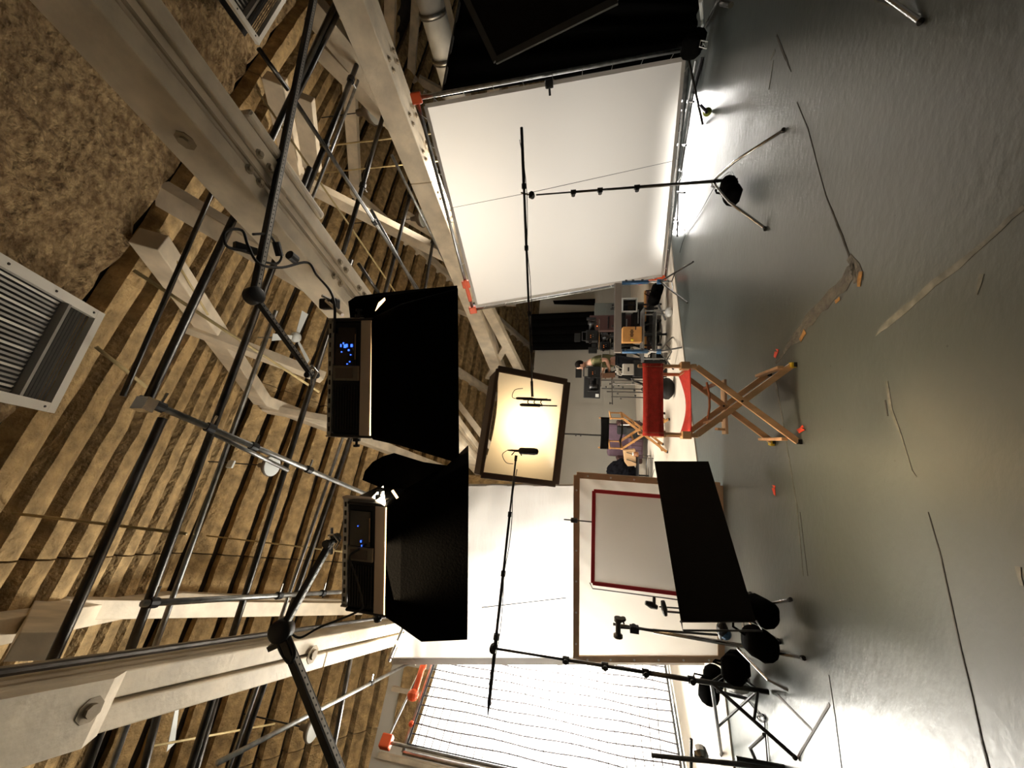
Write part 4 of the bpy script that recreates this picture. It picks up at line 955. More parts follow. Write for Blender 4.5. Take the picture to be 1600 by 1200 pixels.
for (lab, pts) in (('red tape mark right of the near chair foot with yellow tape', [(1213, 549), (1211, 560)]), ('red tape mark on the floor left of the chair', [(1208, 762), (1211, 775)])):
    t = thing('tape_mark', lab, 'tape', PZ(*pts[0], 0), 'red floor marks')
    MB().slab([PZ(pts[0][0]-2, pts[0][1], .002), PZ(pts[0][0]+3, pts[0][1]+1, .002), PZ(pts[1][0]+1, pts[1][1], .002), PZ(pts[1][0]-2, pts[1][1]-3, .002)], ZX, .002).build('strip', TAPE, t)
    MB().slab([PZ(pts[0][0]-1, pts[0][1]-4, .002), PZ(pts[0][0]+4, pts[0][1]-3, .002), PZ(pts[0][0]+3, pts[0][1]+1, .002)], ZX, .003).build('strip', TAPE, t)
t = thing('tape_mark', 'crumpled red tape beside the front left chair foot', 'tape', PZ(1252, 672, 0), 'red floor marks')
MB().slab([PZ(1245, 671, .002), PZ(1252, 668, .003), PZ(1258, 672, .012), PZ(1249, 677, .012)], ZX, .003).build('strip', TAPE, t)
MB().slab([PZ(1251, 668, .012), PZ(1254, 664, .03), PZ(1256, 668, .01)], ZX, .003).build('strip', TAPE, t)

# ================================================================== WARM SOFT LIGHT
sx = thing('soft_light_frame', 'brown framed warm glowing diffusion screen above the chair', 'screen', sc_)
def sag(a, b): return -.02*math.sin(math.pi*a)*math.sin(math.pi*b)
# corners with the concave top edge of the cloth
K = SBX; vs = []; fs = []; nu_, nv_ = 16, 16
for j in range(nv_+1):
    for i in range(nu_+1):
        a = i/nu_; b = j/nv_     # a along K0->K1 (down), b along K0->K3 (left)
        p = (K[0]*(1-a)+K[1]*a)*(1-b) + (K[3]*(1-a)+K[2]*a)*b
        p = p + (K[1]-K[0])*(.075*math.sin(math.pi*b)*(1-a))
        vs.append(p)
for j in range(nv_):
    for i in range(nu_): q = j*(nu_+1)+i; fs.append((q, q+1, q+nu_+2, q+nu_+1))
MB().add(vs, fs).build('cloth', SOFTF, sx, smooth=True)
for (p, q, w_) in ((0, 1, .09), (1, 2, .10), (2, 3, .08), (3, 0, .05)): MB().bar(K[p]+sn*.0, K[q], w_, .05, sn).build('frame_side', BRNF, sx, bevel=.01)
MB().sheet(K[0]+sn*.01, K[3]+sn*.01, K[3]+sn*.55, K[0]+sn*.55, 6, 4).build('top_skirt', BRNF, sx, solid=.006)
MB().sheet(K[0]+sn*.01, K[1]+sn*.01, K[1]+sn*.55, K[0]+sn*.55, 6, 4).build('side_skirt', BRNF, sx, solid=.006)
MB().sheet(K[2]+sn*.01, K[3]+sn*.01, K[3]+sn*.55, K[2]+sn*.55, 6, 4).build('side_skirt', BRNF, sx, solid=.006)
# its stand
sp = PY(886, 678, 11.35)
sst = thing('light_stand', 'slim grey stand under the warm soft light, before the rear wall', 'stand', V((sp.x, sp.y, 0)))
MB().tube((sp.x, sp.y, .02), (sp.x, sp.y, 2.2), .022).build('column', STEEL, sst)
for z in (1.72, 1.86): knob(sst, V((sp.x, sp.y, z)), V((-1, -.3, 0)))
for k in range(3):
    a = .4+k*2.09; MB().tube((sp.x, sp.y, .45), (sp.x+.5*math.cos(a), sp.y+.5*math.sin(a), .035), .012).build('leg', STEEL, sst)

# ================================================================== DIRECTOR'S CHAIRS
def director_chair(label, org, ang, W, D, seat, back, wood, cloth, tall=True, straps=True, feet=True):
    """origin at floor centre; local x = right, y = away (front of the chair faces away from us)."""
    t = thing('director_chair', label, 'chair', org); t.rotation_euler = (0, 0, 0)
    R_ = Matrix.Rotation(ang, 3, 'Z'); O_ = V(org)
    def T(x, y, z): return O_ + R_ @ V((x, y, z))
    ux = R_ @ V((1, 0, 0)); uy = R_ @ V((0, 1, 0))
    hw, hd = W/2, D/2; top = seat-.03
    # crossed legs, front and rear pairs
    for (y, s0) in ((-hd, 1), (hd, 1)):
        for s in (-1, 1):
            yy = y + (.013 if s > 0 else -.013)
            MB().bar(T(-s*hw*.98, yy, top), T(s*hw*1.06, yy, .02), .022, .046, uy.cross(ux)).build('leg', wood, t, bevel=.004)
        MB().lathe(T(0, y-.035, seat*.53), uy, [(0, .008), (.07, .008)], 8).build('pivot_bolt', BLACK, t)
    for s in (-1, 1):
        MB().bar(T(s*hw*1.0, -hd, .10), T(s*hw*1.0, hd, .10), .024, .045).build('foot_rail', wood, t, bevel=.004)
        MB().bar(T(s*hw*.55, -hd, seat*.73), T(s*hw*.55, hd, seat*.73), .022, .03).build('stretcher', wood, t, bevel=.003)
        MB().bar(T(s*hw, -hd-.02, seat-.01), T(s*hw, hd+.02, seat-.01), .035, .045).build('seat_rail', wood, t, bevel=.006)
        # arm and back posts
        MB().bar(T(s*hw, -hd, seat), T(s*hw, -hd, back), .028, .035, uy).build('back_post', wood, t, bevel=.008)
        MB().bar(T(s*hw, hd-.02, seat), T(s*hw, hd-.02, seat+.20), .028, .03, uy).build('arm_post', wood, t, bevel=.005)
        MB().bar(T(s*hw, -hd-.01, seat+.215), T(s*hw, hd+.03, seat+.215), .055, .022).build('armrest', wood, t, bevel=.006)
        for y in (-hd, hd): MB().bar(T(s*hw*1.06-.0, y-.03, .012), T(s*hw*1.06, y+.03, .012), .035, .022).build('foot', RUB, t)
    # seat canvas with sag
    MB().sheet(T(-hw, -hd, seat+.012), T(hw, -hd, seat+.012), T(hw, hd, seat+.012), T(-hw, hd, seat+.012), 12, 8, lambda a, b: -.06*math.sin(math.pi*a)*min(1, b*1.6)).build('seat_canvas', cloth, t, smooth=True, solid=.006)
    MB().sheet(T(-hw, -hd, seat+.012), T(hw, -hd, seat+.012), T(hw, -hd, seat-.03), T(-hw, -hd, seat-.03), 12, 3).build('seat_edge', cloth, t, solid=.005) if 0 else None
    bh = back-.035; bb = back-.195
    vs = []; fs = []
    for j in range(5):
        for i in range(13):
            a = i/12; z = bh-(bh-bb)*j/4 - .012*math.sin(math.pi*a)*(1 if j < 2 else .6); vs.append(T(-hw-.02+(W+.04)*a, -hd-.02+.05*math.sin(math.pi*a), z))
    for j in range(4):
        for i in range(12): q = j*13+i; fs.append((q, q+1, q+14, q+13))
    MB().add(vs, fs).build('back_canvas', cloth, t, smooth=True, solid=.008)
    return t, T
L1 = PZ(1243, 573, 0); L2 = PZ(1250, 688, 0)
chx = (L1+L2)/2; ux_ = (L1-L2); ang = math.atan2(ux_.y, ux_.x)
d_ = V((-math.sin(ang), math.cos(ang), 0)); Dp = .40
cz, T = director_chair('tall pale wood chair with red canvas back and seat on the dark floor', chx + d_*Dp/2, ang, .545, Dp, .735, 1.15, WOOD, RED)
# foot board in front, inner straps and taped feet
MB().bar(T(-.24, Dp/2+.05, .36), T(.24, Dp/2+.05, .36), .10, .022).build('footrest', WOODP, cz, bevel=.004)
for s in (-1, 1): MB().bar(T(s*.2, Dp/2+.05, .35), T(s*.2, Dp/2-.02, .45), .02, .03).build('footrest_arm', WOOD, cz)
STRAP = mat('brown_strap', (.26, .08, .03), .4)
MB().path([T(-.145, -Dp/2-.005, .63), T(-.05, -Dp/2-.01, .615), T(.05, -Dp/2-.01, .615), T(.145, -Dp/2-.005, .63)], .009).build('strap', STRAP, cz)
MB().path([T(-.145, Dp/2-.0, .66), T(0, Dp/2, .65), T(.145, Dp/2, .66)], .008).build('strap', STRAP, cz)
MB().obox(T(.29, -Dp/2-.0, .02), V((.02, 0, 0)), V((0, .025, 0)), ZX*.015).build('yellow_tape', YEL, cz)
MB().obox(T(-.30, Dp/2-.0, .02), V((.02, 0, 0)), V((0, .025, 0)), ZX*.015).build('yellow_tape', YEL, cz)
for s in (-1, 1): MB().obox(T(s*.275, -Dp/2, .79), d_*.04, ux_.normalized()*.03, ZX*.035).build('hinge_block', WOOD, cz, bevel=.006)

q1, q2 = PZ(1044, 703, .02), PZ(1047, 652, .02)
c2 = (q1+q2)/2; uu = (q2-q1); a2_ = math.atan2(uu.y, uu.x)
w2 = uu.length/1.06
ch2, T2 = director_chair('golden oak chair with a black canvas back, seen beyond the red one', c2 + V((.0, .25, 0)), a2_, w2, .45, .86, 1.30, OAK, CLOTHK)

# ================================================================== REAR OF THE STAGE
def gs(x, y, Y, z=None):      # point under a pixel column at distance Y on the floor
    p = PY(x, y, Y); return V((p.x, p.y, .02 if z is None else z))
# horizontal rail on two blue stands
rail = thing('rail_beam', 'grey square beam laid across the two blue stands', 'beam', PY(966, 495, 7.3), None)
ra_, rb_ = PY(966, 443, 7.1), PY(965, 551, 7.0); 
MB().bar(ra_, rb_, .09, .12).build('beam', ALU, rail, bevel=.008)
MB().bar(ra_+ZX*.062, rb_+ZX*.062, .05, .012).build('top_groove', GALV, rail)
for k in (.35, .62): knob(rail, ra_.lerp(rb_, k)+ZX*.06, ZX)
def blue_stand(label, x, y, Y, xb, legs):
    top_ = PY(972, y, Y); base = V((top_.x, top_.y, .02)); t = thing('blue_stand', label, 'stand', base, 'blue stands under the rail beam')
    MB().tube(base+ZX*.15, base+ZX*.55, .020).build('riser', CHROME, t, smooth=True); MB().tube(base+ZX*.5, V((base.x, base.y, top_.z)), .038).build('sleeve', BLUE, t, smooth=True)
    for z in (.62, .78, .9): knob(t, V((base.x, base.y, z)), V((.7, -.5, 0)))
    MB().lathe(base+ZX*.28, ZX, [(0, .045), (.07, .045)], 10).build('leg_hub', BLUE, t)
    for e in legs:
        MB().tube(base+ZX*.30, V((e.x, e.y, .03)), .014).build('leg', STEEL, t)
        MB().tube(base+ZX*.10, (base+ZX*.30).lerp(V((e.x, e.y, .03)), .5), .010).build('brace', STEEL, t)
    return t
blue_stand('blue stand under the rail end nearest the white diffusion frame', 1035, 442, 7.1, 1060, [PZ(1083, 409, .03), PZ(1074, 473, .03), PZ(1038, 440, .03)])
blue_stand('blue stand under the left end of the rail, beside the red chair', 1030, 549, 7.0, 1030, [PZ(1065, 543, .03), PZ(1052, 577, .03), PZ(1050, 527, .03)])
sandbag('black sandbag lying behind the right blue stand', PZ(1034, 462, .12), .4, .3, .24, .4, tilt=.3)
rd = thing('grey_rod', 'grey tube leaning on the sandbag behind the right blue stand', 'rod', PZ(1037, 500, .03))
MB().tube(PZ(1028, 474, .16), PZ(1040, 500, .03), .022).build('tube', GALV, rd)
bk2 = thing('clear_bag', 'small clear plastic bag on the pale floor beside the sandbag', 'bag', PZ(1045, 488, .03))
MB().ball(PZ(1045, 488, .07), .10, .10, .07, 9, 6).build('bag', MATS['clear_plastic'], bk2)
# low wooden ledge / stage edge at right
lg = thing('timber_ledge', 'low dark timber ledge along the pale floor behind the stands', 'ledge', PY(1012, 500, 9))
MB().bar(PY(1012, 455, 9.3), PY(1013, 548, 9.0), .12, .07).build('board', LEATH, lg, bevel=.01)
MB().bar(PY(1008, 455, 9.32), PY(1009, 548, 9.02), .10, .05).build('edge_board', OAK, lg, bevel=.01)
for k in (.05, .5, .95):
    p = PY(1014, 455, 9.3).lerp(PY(1015, 548, 9.0), k); MB().box((p.x, p.y, p.z/2), .06, .06, max(.04, p.z)).build('support', LEATH, lg)
# big black backdrop and side strip on the rear wall
bd = thing('black_backdrop', 'black backdrop hanging on the grey rear wall behind the cameras', 'backdrop', PB(880, 520, 11.3))
q = [PB(830, 491, 11.35), PB(832, 547, 11.35), PB(985, 545, 11.35), PB(985, 484, 11.35)]
MB().sheet(*q, 14, 14, lambda a, b: .02*math.sin(a*30)).build('cloth', CLOTHK, bd, solid=.01)
MB().tube(PB(830, 488, 11.3), PB(832, 550, 11.3), .02).build('pole', STEEL, bd)
bd2 = thing('wall_cloth', 'narrow black cloth on the grey wall below the white frame corner', 'panel', PB(890, 473, 11.3))
MB().sheet(PB(864, 470, 11.35), PB(866, 475, 11.35), PB(930, 477, 11.35), PB(930, 467, 11.35), 4, 4).build('cloth', CLOTHK, bd2, solid=.03)
# screen monitor on a stand
mo = thing('black_square_flag', 'square black board with a white tag on a thin stand before the rear wall', 'board', gs(925, 605, 8.5))
MB().bar(PY(912, 605, 8.5), PY(938, 606, 8.5), .47, .03, V((0, 1, 0))).build('board', BLACK, mo, bevel=.01)
MB().ball(PY(924, 605, 8.47), .014, .01, .014).build('centre_rivet', LAMPW, mo)
MB().box(PY(933, 618, 8.47), .07, .01, .07).build('tag', LAMPW, mo)
b0 = gs(940, 607, 8.52); b0.z = .02
MB().tube(b0, V((b0.x, b0.y, PY(940, 606, 8.5).z)), .012).build('column', STEEL, mo)
for z in (1.15, 1.0, .8): knob(mo, V((b0.x, b0.y, z)), V((1, -.3, 0)))
for k in range(3):
    a = k*2.09+.6; MB().tube(b0+ZX*.4, b0+V((.4*math.cos(a), .4*math.sin(a), .02)), .011).build('leg', STEEL, mo)
# rack of thin stands
for (lab, y, x0, x1, Y) in (('thin black stand nearest the red chair back', 594, 940, 985, 8.2), ('thin black stand crossed by the long arm', 612, 948, 990, 8.3), ('thin black stand farthest left in the stand cluster', 620, 955, 992, 8.6), ('thin chrome stand behind the square board', 600, 952, 1000, 9.0)):
    p = PY(x0, y, Y); b = V((p.x, p.y, .02)); t = thing('light_stand', lab, 'stand', b, 'thin stands before the rear wall')
    MB().tube(b, p, .012).build('column', STEEL if 'chrome' not in lab else CHROME, t)
    knob(t, b.lerp(p, .8), V((-1, 0, 0))); knob(t, b.lerp(p, .5), V((1, -.4, 0)))
    for k in range(3):
        a = k*2.09+y; MB().tube(b+ZX*.32, b+V((.36*math.cos(a), .36*math.sin(a), .015)), .010).build('leg', STEEL, t)
ar = thing('long_arm', 'long thin horizontal arm across the stand cluster', 'arm', PY(956, 612, 8.25), 'thin stands before the rear wall')
MB().tube(PY(956, 590, 8.25), PY(957, 632, 8.25), .012).build('rod', STEEL, ar); knob(ar, PY(956, 630, 8.25), ZX)
knob(ar, PY(956, 600, 8.25), ZX)
# wooden box with writing strokes
ab_ = thing('wooden_crate', 'orange wooden crate with small dark lettering beside the rail beam', 'crate', gs(990, 522, 7.6))
pc = PY(988, 520, 7.7); sx_, sz_ = .27, .37
MB().box((pc.x-.03, pc.y+.13, pc.z), .30, .28, .36).build('box', OAK, ab_, bevel=.006)
for i, dx in enumerate((-.09, -.06, -.03, .0, .03)):
    MB().box((pc.x+dx+.02, pc.y-.012, pc.z+.01), .016, .004, .07 if i % 2 else .05).build('lettering', BLACK, ab_)
MB().box((pc.x+.09, pc.y-.01, pc.z-.06), .07, .006, .02).build('lettering', BLACK, ab_)
MB().ball((pc.x-.14, pc.y+.0, pc.z+.0), .03, .03, .03).build('yellow_tag', YEL, ab_)
tb_ = thing('steel_table', 'light steel trestle under the wooden crate', 'table', (pc.x-.05, pc.y+.1, .02))
tz = pc.z-.19
MB().box((pc.x-.05, pc.y+.13, tz-.012), 1.05, .5, .02).build('top', GALV, tb_)
for s in (-1, 1):
    for s2 in (-1, 1): MB().tube((pc.x-.05+s*.46, pc.y+.13+s2*.2, .02), (pc.x-.05+s*.46, pc.y+.13+s2*.2, tz-.02), .014).build('leg', GALV, tb_)
MB().box((pc.x-.05, pc.y+.13, .28), .95, .4, .015).build('shelf', GALV, tb_)
# silver equipment case
cs_ = thing('equipment_case', 'silver edged equipment case on its side beyond the rail beam', 'case', gs(984, 478, 8.6))
cc = PY(983, 478, 8.6)
MB().box(cc+V((0, .12, 0)), .28, .22, .28).build('body', PLAST, cs_, bevel=.01)
for (dx, dz, w_, h_) in ((-.14, 0, .02, .31), (.14, 0, .02, .31), (0, .15, .30, .03), (0, -.15, .30, .02)): MB().box(cc+V((dx, 0, dz)), w_, .26, h_).build('edge', LAMPW, cs_, bevel=.003)
MB().box(cc+V((0, -.0, -.04)), .17, .02, .14).build('lid_panel', DARKW, cs_)
ec = thing('equipment_cart', 'black rolling cart stacked with boxes beyond the rail beam', 'cart', gs(978, 500, 8.6))
p = PY(980, 500, 8.7)
cx_, cy_ = p.x, p.y+.1
for (z, h_) in ((.22, .10), (.50, .20), (.82, .12)): MB().box((cx_, cy_, z), .62, .45, h_).build('shelf_box', PLAST, ec, bevel=.01)
for s in (-1, 1):
    for s2 in (-1, 1):
        MB().box((cx_+s*.31, cy_+s2*.22, .56), .03, .03, 1.0).build('post', BLACK, ec); MB().lathe((cx_+s*.31-.015, cy_+s2*.22, .06), (1, 0, 0), [(0, .04), (.03, .04)], 12).build('caster', RUB, ec)
MB().box((cx_-.1, cy_-.24, .74), .2, .02, .03).build('handle', CHROME, ec)
MB().box((cx_+.05, cy_-.24, .50), .3, .01, .02).build('trim_strip', GALV, ec)
# camera units against the black backdrop
def camera_rig(label, x, y, Y, s=1, face=1, head=True):
    p = PY(x, y, Y); b = V((p.x, p.y, .02)); t = thing('film_camera', label, 'camera', b, 'film cameras on tripods')
    MB().box(p, .20*s, .34*s, .22*s).build('body', PLAST, t, bevel=.012)
    MB().lathe(p+V((face*.10*s, 0, 0)), (face, -.2, 0), [(0, .06*s), (.12*s, .062*s), (.13*s, .08*s), (.20*s, .08*s), (.201*s, .065*s)], 16).build('lens', BLACK, t, smooth=True)
    MB().box(p+V((face*.33*s, -.04*s, .02*s)), .03, .20*s, .17*s).build('matte_box', BLACK, t, bevel=.006)
    MB().path([p+V((-.08*s, 0, .11*s)), p+V((-.07*s, 0, .18*s)), p+V((.09*s, 0, .18*s)), p+V((.09*s, 0, .11*s))], .012*s).build('top_handle', RUB, t)
    MB().box(p+V((-.02*s, -.05, .27*s)), .16*s, .03, .11*s).build('monitor', PLAST, t, bevel=.006)
    MB().lathe(p+V((-.12*s, -.16*s, .04)), (0, -1, 0), [(0, .03*s), (.08*s, .035*s)], 10).build('viewfinder', BLACK, t)
    for k in (-1, 1): MB().tube(p+V((-.25*s, k*.05, -.13*s)), p+V((.32*s, k*.05, -.13*s)), .009).build('rod', CHROME, t)
    MB().box(p+V((-.26*s, 0, -.02)), .11*s, .16*s, .16*s).build('battery', PLAST, t, bevel=.01)
    MB().lathe(p-ZX*.30*s, ZX, [(0, .05), (.05, .08), (.10, .08), (.13, .06)], 14).build('fluid_head', BLACK, t)
    for k in range(3):
        a = k*2.09+.5; e = b+V((.42*math.cos(a), .42*math.sin(a), .0)); MB().tube(p-ZX*.30*s, e, .022).build('leg', PLAST, t); MB().ball(e+ZX*.015, .03, .03, .015).build('foot', RUB, t)
    for i in range(4): MB().box(p+V((.02*i-.04, -.175*s, .03-.05*(i % 2))), .012, .006, .012).build('button', GALV if i % 2 else REDL, t)
    return t
camera_rig('film camera on a tripod in front of the black backdrop', 925, 526, 8.4, 1.15, 1)
camera_rig('film camera rig nearest the person, before the grey wall', 928, 582, 8.3, 1.2, -1)
camera_rig('dark camera half behind the rail beam under the white frame corner', 945, 541, 8.9, .9, 1)
dc = thing('dark_red_case', 'dark red upright case with amber lights against the black backdrop', 'case', gs(930, 505, 9.2))
p = PY(928, 505, 9.2)
MB().box((p.x, p.y+.1, .78), .36, .3, 1.5).build('body', LEATH, dc, bevel=.01)
for i, k in enumerate((-.05, 0, .05)): MB().ball((p.x-.08, p.y-.055, 1.40+k), .014, .01, .014, 8, 5).build('indicator', REDL, dc)
MB().box((p.x+.05, p.y-.055, 1.44), .07, .02, .07).build('dial', GALV, dc)
MB().box((p.x, p.y-.055, 1.1), .28, .01, .02).build('seam', BLACK, dc)
gc = thing('grey_cabinet', 'grey green cabinet between the black panel and the rail beam', 'cabinet', gs(950, 490, 9.6))
p = PY(950, 487, 9.7); MB().box((p.x, p.y+.1, .72), .42, .3, 1.38).build('body', mat('grey_green_cabinet', (.10, .11, .10), .6), gc, bevel=.01)
for z in (.5, .95): MB().box((p.x, p.y-.055, z), .36, .012, .38).build('door', mat('grey_green_door', (.12, .13, .12), .55), gc, bevel=.006)
# extra boxes under the camera
cb_ = thing('cardboard_box', 'pale box with a mark beside the red chair back', 'box', gs(985, 578, 7.9))
p = PY(982, 577, 7.9); MB().box((p.x, p.y+.1, p.z), .22, .2, .21).build('box', PAPER, cb_, bevel=.006); MB().box((p.x, p.y-.003, p.z), .08, .006, .03).build('mark', BLACK, cb_)
MB().box((p.x+.02, p.y+.12, (p.z-.105)/2+.01), .34, .28, p.z-.13).build('base_box', PLAST, cb_, bevel=.01)
pd_ = thing('wooden_clamp', 'brown wooden rack below the camera rig beside the person', 'rack', PY(945, 588, 8.2))
MB().bar(PY(941, 587, 8.15), PY(961, 586, 8.15), .10, .06, V((0, 1, 0))).build('board', mat('brown_wood', (.13, .06, .03), .6), pd_)
for x in (946, 957): MB().bar(PY(x, 586, 8.15), PY(x, 592, 8.15), .03, .03, V((0, 1, 0))).build('rung', MATS['brown_wood'], pd_)
pp = PY(951, 587, 8.18); MB().box((pp.x, pp.y+.05, pp.z/2-.09), .10, .06, pp.z-.22).build('upright', PLAST, pd_)
wr_ = thing('coiled_cable', 'pale tangle of cable between the camera rig and the pale box', 'cable', PY(968, 576, 8.0))
curve([PY(964+random.uniform(-3, 9), 572+random.uniform(-2, 14), 8.0+random.uniform(-.03, .03)) for _ in range(16)], .009, PAPER, wr_)
# bags and shoes on the pale floor
for (lab, x, y, r, z) in (('dark bag slumped against the timber ledge', 1018, 510, .16, .16), ('dark strap bag beside the slumped bag', 1022, 530, .12, .12), ('black round bag behind the left blue stand', 1024, 559, .15, .12), ('dark open bag with a loop handle by the left blue stand', 1034, 568, .15, .08), ('black bag seen under the seat of the red chair', 1040, 607, .15, .16)):
    t = thing('equipment_bag', lab, 'bag', PZ(x, y, .02), 'dark bags on the pale floor'); c = PZ(x, y, z)
    mb = MB().ball(c, r*1.3, r, z*.98, 12, 8); mb.v = [v_ + V((nz(v_.x*9, v_.y*9, v_.z*9), nz(v_.y*9, v_.x*8), 0))*.03 for v_ in mb.v]
    mb.build('bag', PLAST, t, smooth=True); MB().path([c+V((-r*.7, -r*.4, z*.6)), c+V((-r*.3, -r*.6, z*1.3)), c+V((r*.3, -r*.6, z*1.3)), c+V((r*.7, -r*.4, z*.6))], .012).build('strap', RUB, t)
dcb = thing('cable', 'black cable curving over the pale floor near the ledge', 'cable', PZ(1020, 500, .03), 'black cables')
curve([PZ(1000, 497, .4), PZ(1008, 505, .2), PZ(1030, 500, .03), PZ(1034, 520, .03), PZ(1030, 540, .03)], .008, BLACK, dcb)
# plum armchair, tan bag, coat
pa_ = thing('plum_sofa', 'plum upholstered sofa end behind the oak chair', 'sofa', gs(960, 690, 10.4))
p = PY(950, 688, 10.4)
MB().box((p.x, p.y+.2, .62), .86, .35, .75).build('back', PURB, pa_, bevel=.05)
MB().box((p.x, p.y-.1, .30), .80, .5, .34).build('seat', PURB, pa_, bevel=.05)
for s in (-1, 1): MB().box((p.x+s*.46, p.y-.0, .45), .14, .62, .62).build('arm', LEATH, pa_, bevel=.04)
for i in range(6): MB().box((p.x-.3+.12*i, p.y-.36, .30), .012, .01, .28).build('seam', LEATH, pa_)
eq = thing('camera_bag', 'dark camera gear stacked before the plum sofa, seen through the oak chair', 'bag', gs(975, 672, 9.9))
p_ = PY(984, 676, 9.9); MB().box((p_.x, p_.y+.02, (p_.z-.1)/2), .30, .24, p_.z-.12).build('lower_case', PLAST, eq, bevel=.02)
MB().box(PY(972, 672, 9.9), .20, .2, .24).build('body', PLAST, eq, bevel=.02); MB().tube(PY(970, 664, 9.8), PY(984, 664, 9.8), .012).build('handle', LAMPW, eq)
MB().box(PY(984, 676, 9.9), .26, .2, .22).build('pouch', BLACK, eq, bevel=.02)
tg = thing('tan_tote_bag', 'tan tote bag with two dark handles left of the oak chair', 'bag', gs(985, 716, 9.4))
p = PY(985, 716, 9.4)
MB().slab([PY(974, 704, 9.4), PY(993, 702, 9.4), PY(995, 728, 9.4), PY(981, 729, 9.4), PY(976, 722, 9.4)], V((0, 1, 0)), .16).build('body', CARD, tg, bevel=.02)
for y in (707, 718): curve([PY(979, y, 9.38), PY(986, y+2, 9.36), PY(994, y+5, 9.38), PY(998, y+2, 9.38)], .010, BLACK, tg, 'handle')
ct = thing('black_coat', 'black furry coat heaped behind the tan screen edge', 'coat', gs(970, 742, 9.8))
c = PY(972, 741, 9.8); mb = MB().ball(c, .34, .24, .34, 30, 20); mb.v = [v_ + (v_-c).normalized()*.06*abs(nz(v_.x*18, v_.y*18, v_.z*18))*2 for v_ in mb.v]; mb.build('coat', mat('black_fur', (.004, .004, .006), .95, spec=.1, bump=.6, bscale=40), ct)
MB().tube((c.x, c.y, .02), c-ZX*.1, .02).build('rack_pole', BLACK, ct)
tb2 = thing('side_table', 'small dark wire table under the coat and tote bag', 'table', gs(1000, 735, 9.3))
p = PY(997, 733, 9.3)
MB().box((p.x, p.y+.1, p.z), .62, .4, .02).build('top', BLACK, tb2)
for s in (-1, 1):
    for s2 in (-1, 1): MB().tube((p.x+s*.28, p.y+.1+s2*.17, .02), (p.x+s*.28, p.y+.1+s2*.17, p.z), .009).build('leg', STEEL, tb2)
MB().path([V((p.x+.3*math.cos(k*.5), p.y+.1+.2*math.sin(k*.5), .12)) for k in range(13)], .008).build('ring', STEEL, tb2)
bj = thing('brown_jar', 'small brown jar beside the tote bag', 'jar', PY(1002, 710, 9.3))
c = PY(1001, 710, 9.2); MB().lathe((c.x, c.y, p.z+.01), ZX, [(0, .04), (.01, .06), (.08, .06), (.10, .04), (.12, .04)], 12).build('body', mat('brown_glaze', (.2, .08, .03), .4), bj, smooth=True); MB().lathe((c.x, c.y, p.z+.125), ZX, [(0, .042), (.02, .042)], 10).build('lid', LAMPW, bj)

# ================================================================== PERSON (facing right, looking into the camera rig)
def skin(name, verts, edges, radii, m, parent, sub=2, root=0):
    o3 = wpos(parent); me = bpy.data.meshes.new(name); me.from_pydata([tuple(V(v_)-o3) for v_ in verts], edges, []); me.materials.append(m)
    o = bpy.data.objects.new(name, me); COL.objects.link(o); o.parent = parent
    sk = o.modifiers.new('skin', 'SKIN'); sk.use_smooth_shade = True
    if not me.skin_vertices: 
        bpy.context.view_layer.update()
    for i, r in enumerate(radii):
        sv = me.skin_vertices[0].data[i]; sv.radius = (r, r) if not isinstance(r, tuple) else r; sv.use_root = (i == root)
    s = o.modifiers.new('sub', 'SUBSURF'); s.levels = sub; s.render_levels = sub
    return o
pb0 = gs(1034, 566, 8.45); X0, Y0 = pb0.x, pb0.y
pr = thing('person', 'person in an olive shirt and dark trousers bent toward the camera rig', 'person', (X0, Y0, .02))
def Q(x, y, z): return V((X0+x, Y0+y, z))
# body: one continuous surface; facing toward screen lower side (world -x)
bv = [Q(.02, 0, .96), Q(.02, 0, 1.14), Q(.01, 0, 1.32), Q(-.01, 0, 1.46), Q(-.03, 0, 1.55), Q(-.05, 0, 1.62),
      Q(.02, -.10, .92), Q(0, -.11, .50), Q(.03, -.11, .10), Q(-.10, -.12, .05),
      Q(.02, .10, .92), Q(.02, .11, .50), Q(.06, .11, .10), Q(-.07, .12, .05),
      Q(0, -.20, 1.42), Q(.04, -.25, 1.17), Q(-.16, -.22, 1.10), Q(-.24, -.20, 1.12),
      Q(0, .20, 1.42), Q(.02, .25, 1.16), Q(-.20, .20, 1.22), Q(-.28, .18, 1.26)]
be = [(0, 1), (1, 2), (2, 3), (3, 4), (4, 5), (0, 6), (6, 7), (7, 8), (8, 9), (0, 10), (10, 11), (11, 12), (12, 13), (3, 14), (14, 15), (15, 16), (16, 17), (3, 18), (18, 19), (19, 20), (20, 21)]
br_ = [.13, .125, .14, .12, .055, .055, .095, .065, .045, .035, .095, .065, .045, .035, .06, .045, .035, .028, .06, .045, .035, .028]
skin('body', bv, be, br_, SKIN, pr)
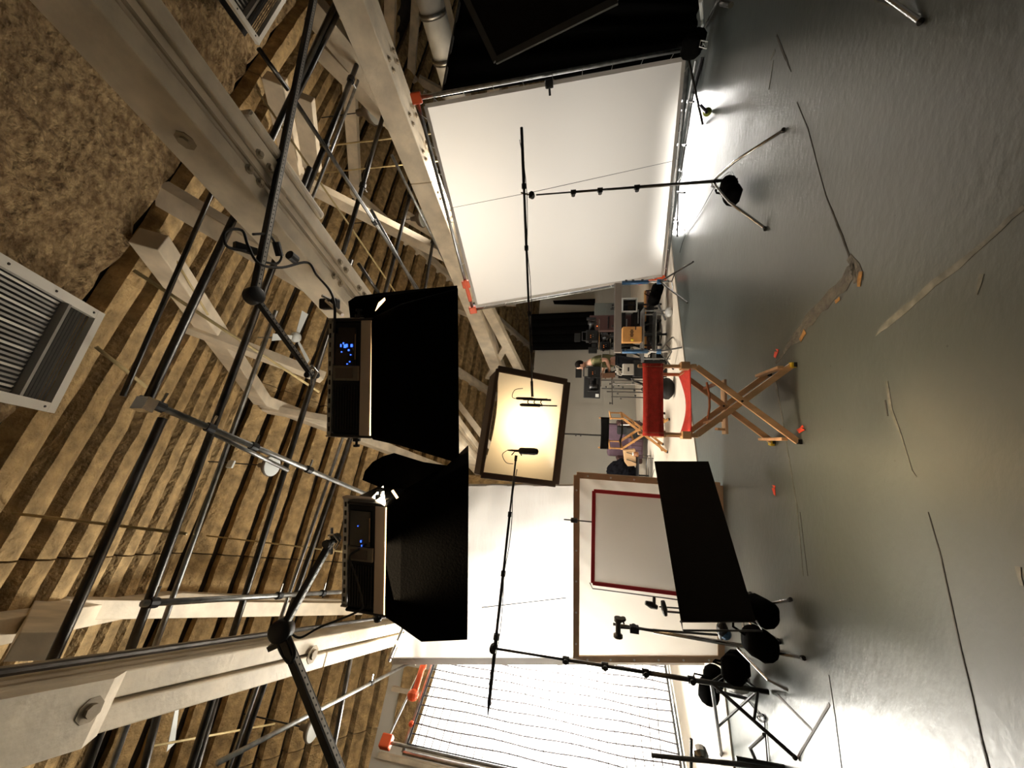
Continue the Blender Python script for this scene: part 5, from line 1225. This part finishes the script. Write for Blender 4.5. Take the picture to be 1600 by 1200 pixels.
skin('shirt', [Q(.02, 0, .93), Q(.02, 0, 1.12), Q(.01, 0, 1.32), Q(-.01, 0, 1.46), Q(-.02, 0, 1.51), Q(0, -.20, 1.42), Q(.03, -.245, 1.24), Q(0, .20, 1.42), Q(.02, .24, 1.23)],
     [(0, 1), (1, 2), (2, 3), (3, 4), (3, 5), (5, 6), (3, 7), (7, 8)], [.155, .15, .165, .14, .07, .078, .066, .078, .066], OLIVE, pr)
skin('trousers', [Q(.02, 0, .95), Q(.02, -.10, .88), Q(0, -.11, .50), Q(.03, -.11, .10), Q(.02, .10, .88), Q(.02, .11, .50), Q(.06, .11, .10)],
     [(0, 1), (1, 2), (2, 3), (0, 4), (4, 5), (5, 6)], [.15, .115, .085, .07, .115, .085, .07], DENIM, pr)
for s in (-1, 1): MB().ball(Q(-.03+.015*s, .115*s, .055), .15, .055, .045, 12, 7).build('shoe', RUB, pr, smooth=True)
hd = Q(-.085, 0, 1.70)
MB().ball(hd, .098, .078, .115, 16, 12).build('head', SKIN, pr, smooth=True)
MB().ball(hd+V((.022, 0, .028)), .098, .088, .108, 16, 10).build('hair', HAIR, pr, smooth=True)
MB().ball(hd+V((-.10, 0, -.015)), .022, .014, .022, 8, 6).build('nose', SKIN, pr, smooth=True)
for s in (-1, 1):
    MB().ball(hd+V((.01, .08*s, -.01)), .020, .010, .030, 8, 6).build('ear', SKIN, pr, smooth=True)
    MB().ball(hd+V((-.085, .032*s, .012)), .010, .012, .008, 8, 6).build('eye', HAIR, pr, smooth=True)
MB().ball(hd+V((-.088, 0, -.055)), .010, .025, .006, 8, 6).build('mouth', mat('lips', (.35, .13, .10), .5), pr, smooth=True)
for (hx, hy, hz) in ((-.27, -.20, 1.12), (-.31, .18, 1.26)):
    MB().ball(Q(hx, hy, hz), .045, .018, .038, 10, 6).build('palm', SKIN, pr, smooth=True)
    for k in range(4):
        L_ = (.06, .07, .066, .052)[k]; z = hz+.027-.018*k
        MB().path([Q(hx-.035, hy, z), Q(hx-.035-L_*.5, hy-.008, z), Q(hx-.035-L_*.8, hy-.028, z-.004)], .009, 6, .007).build('finger', SKIN, pr, smooth=True)
    MB().path([Q(hx+.005, hy-.01, hz+.03), Q(hx-.03, hy-.03, hz+.045), Q(hx-.055, hy-.04, hz+.035)], .010, 6, .008).build('thumb', SKIN, pr, smooth=True)
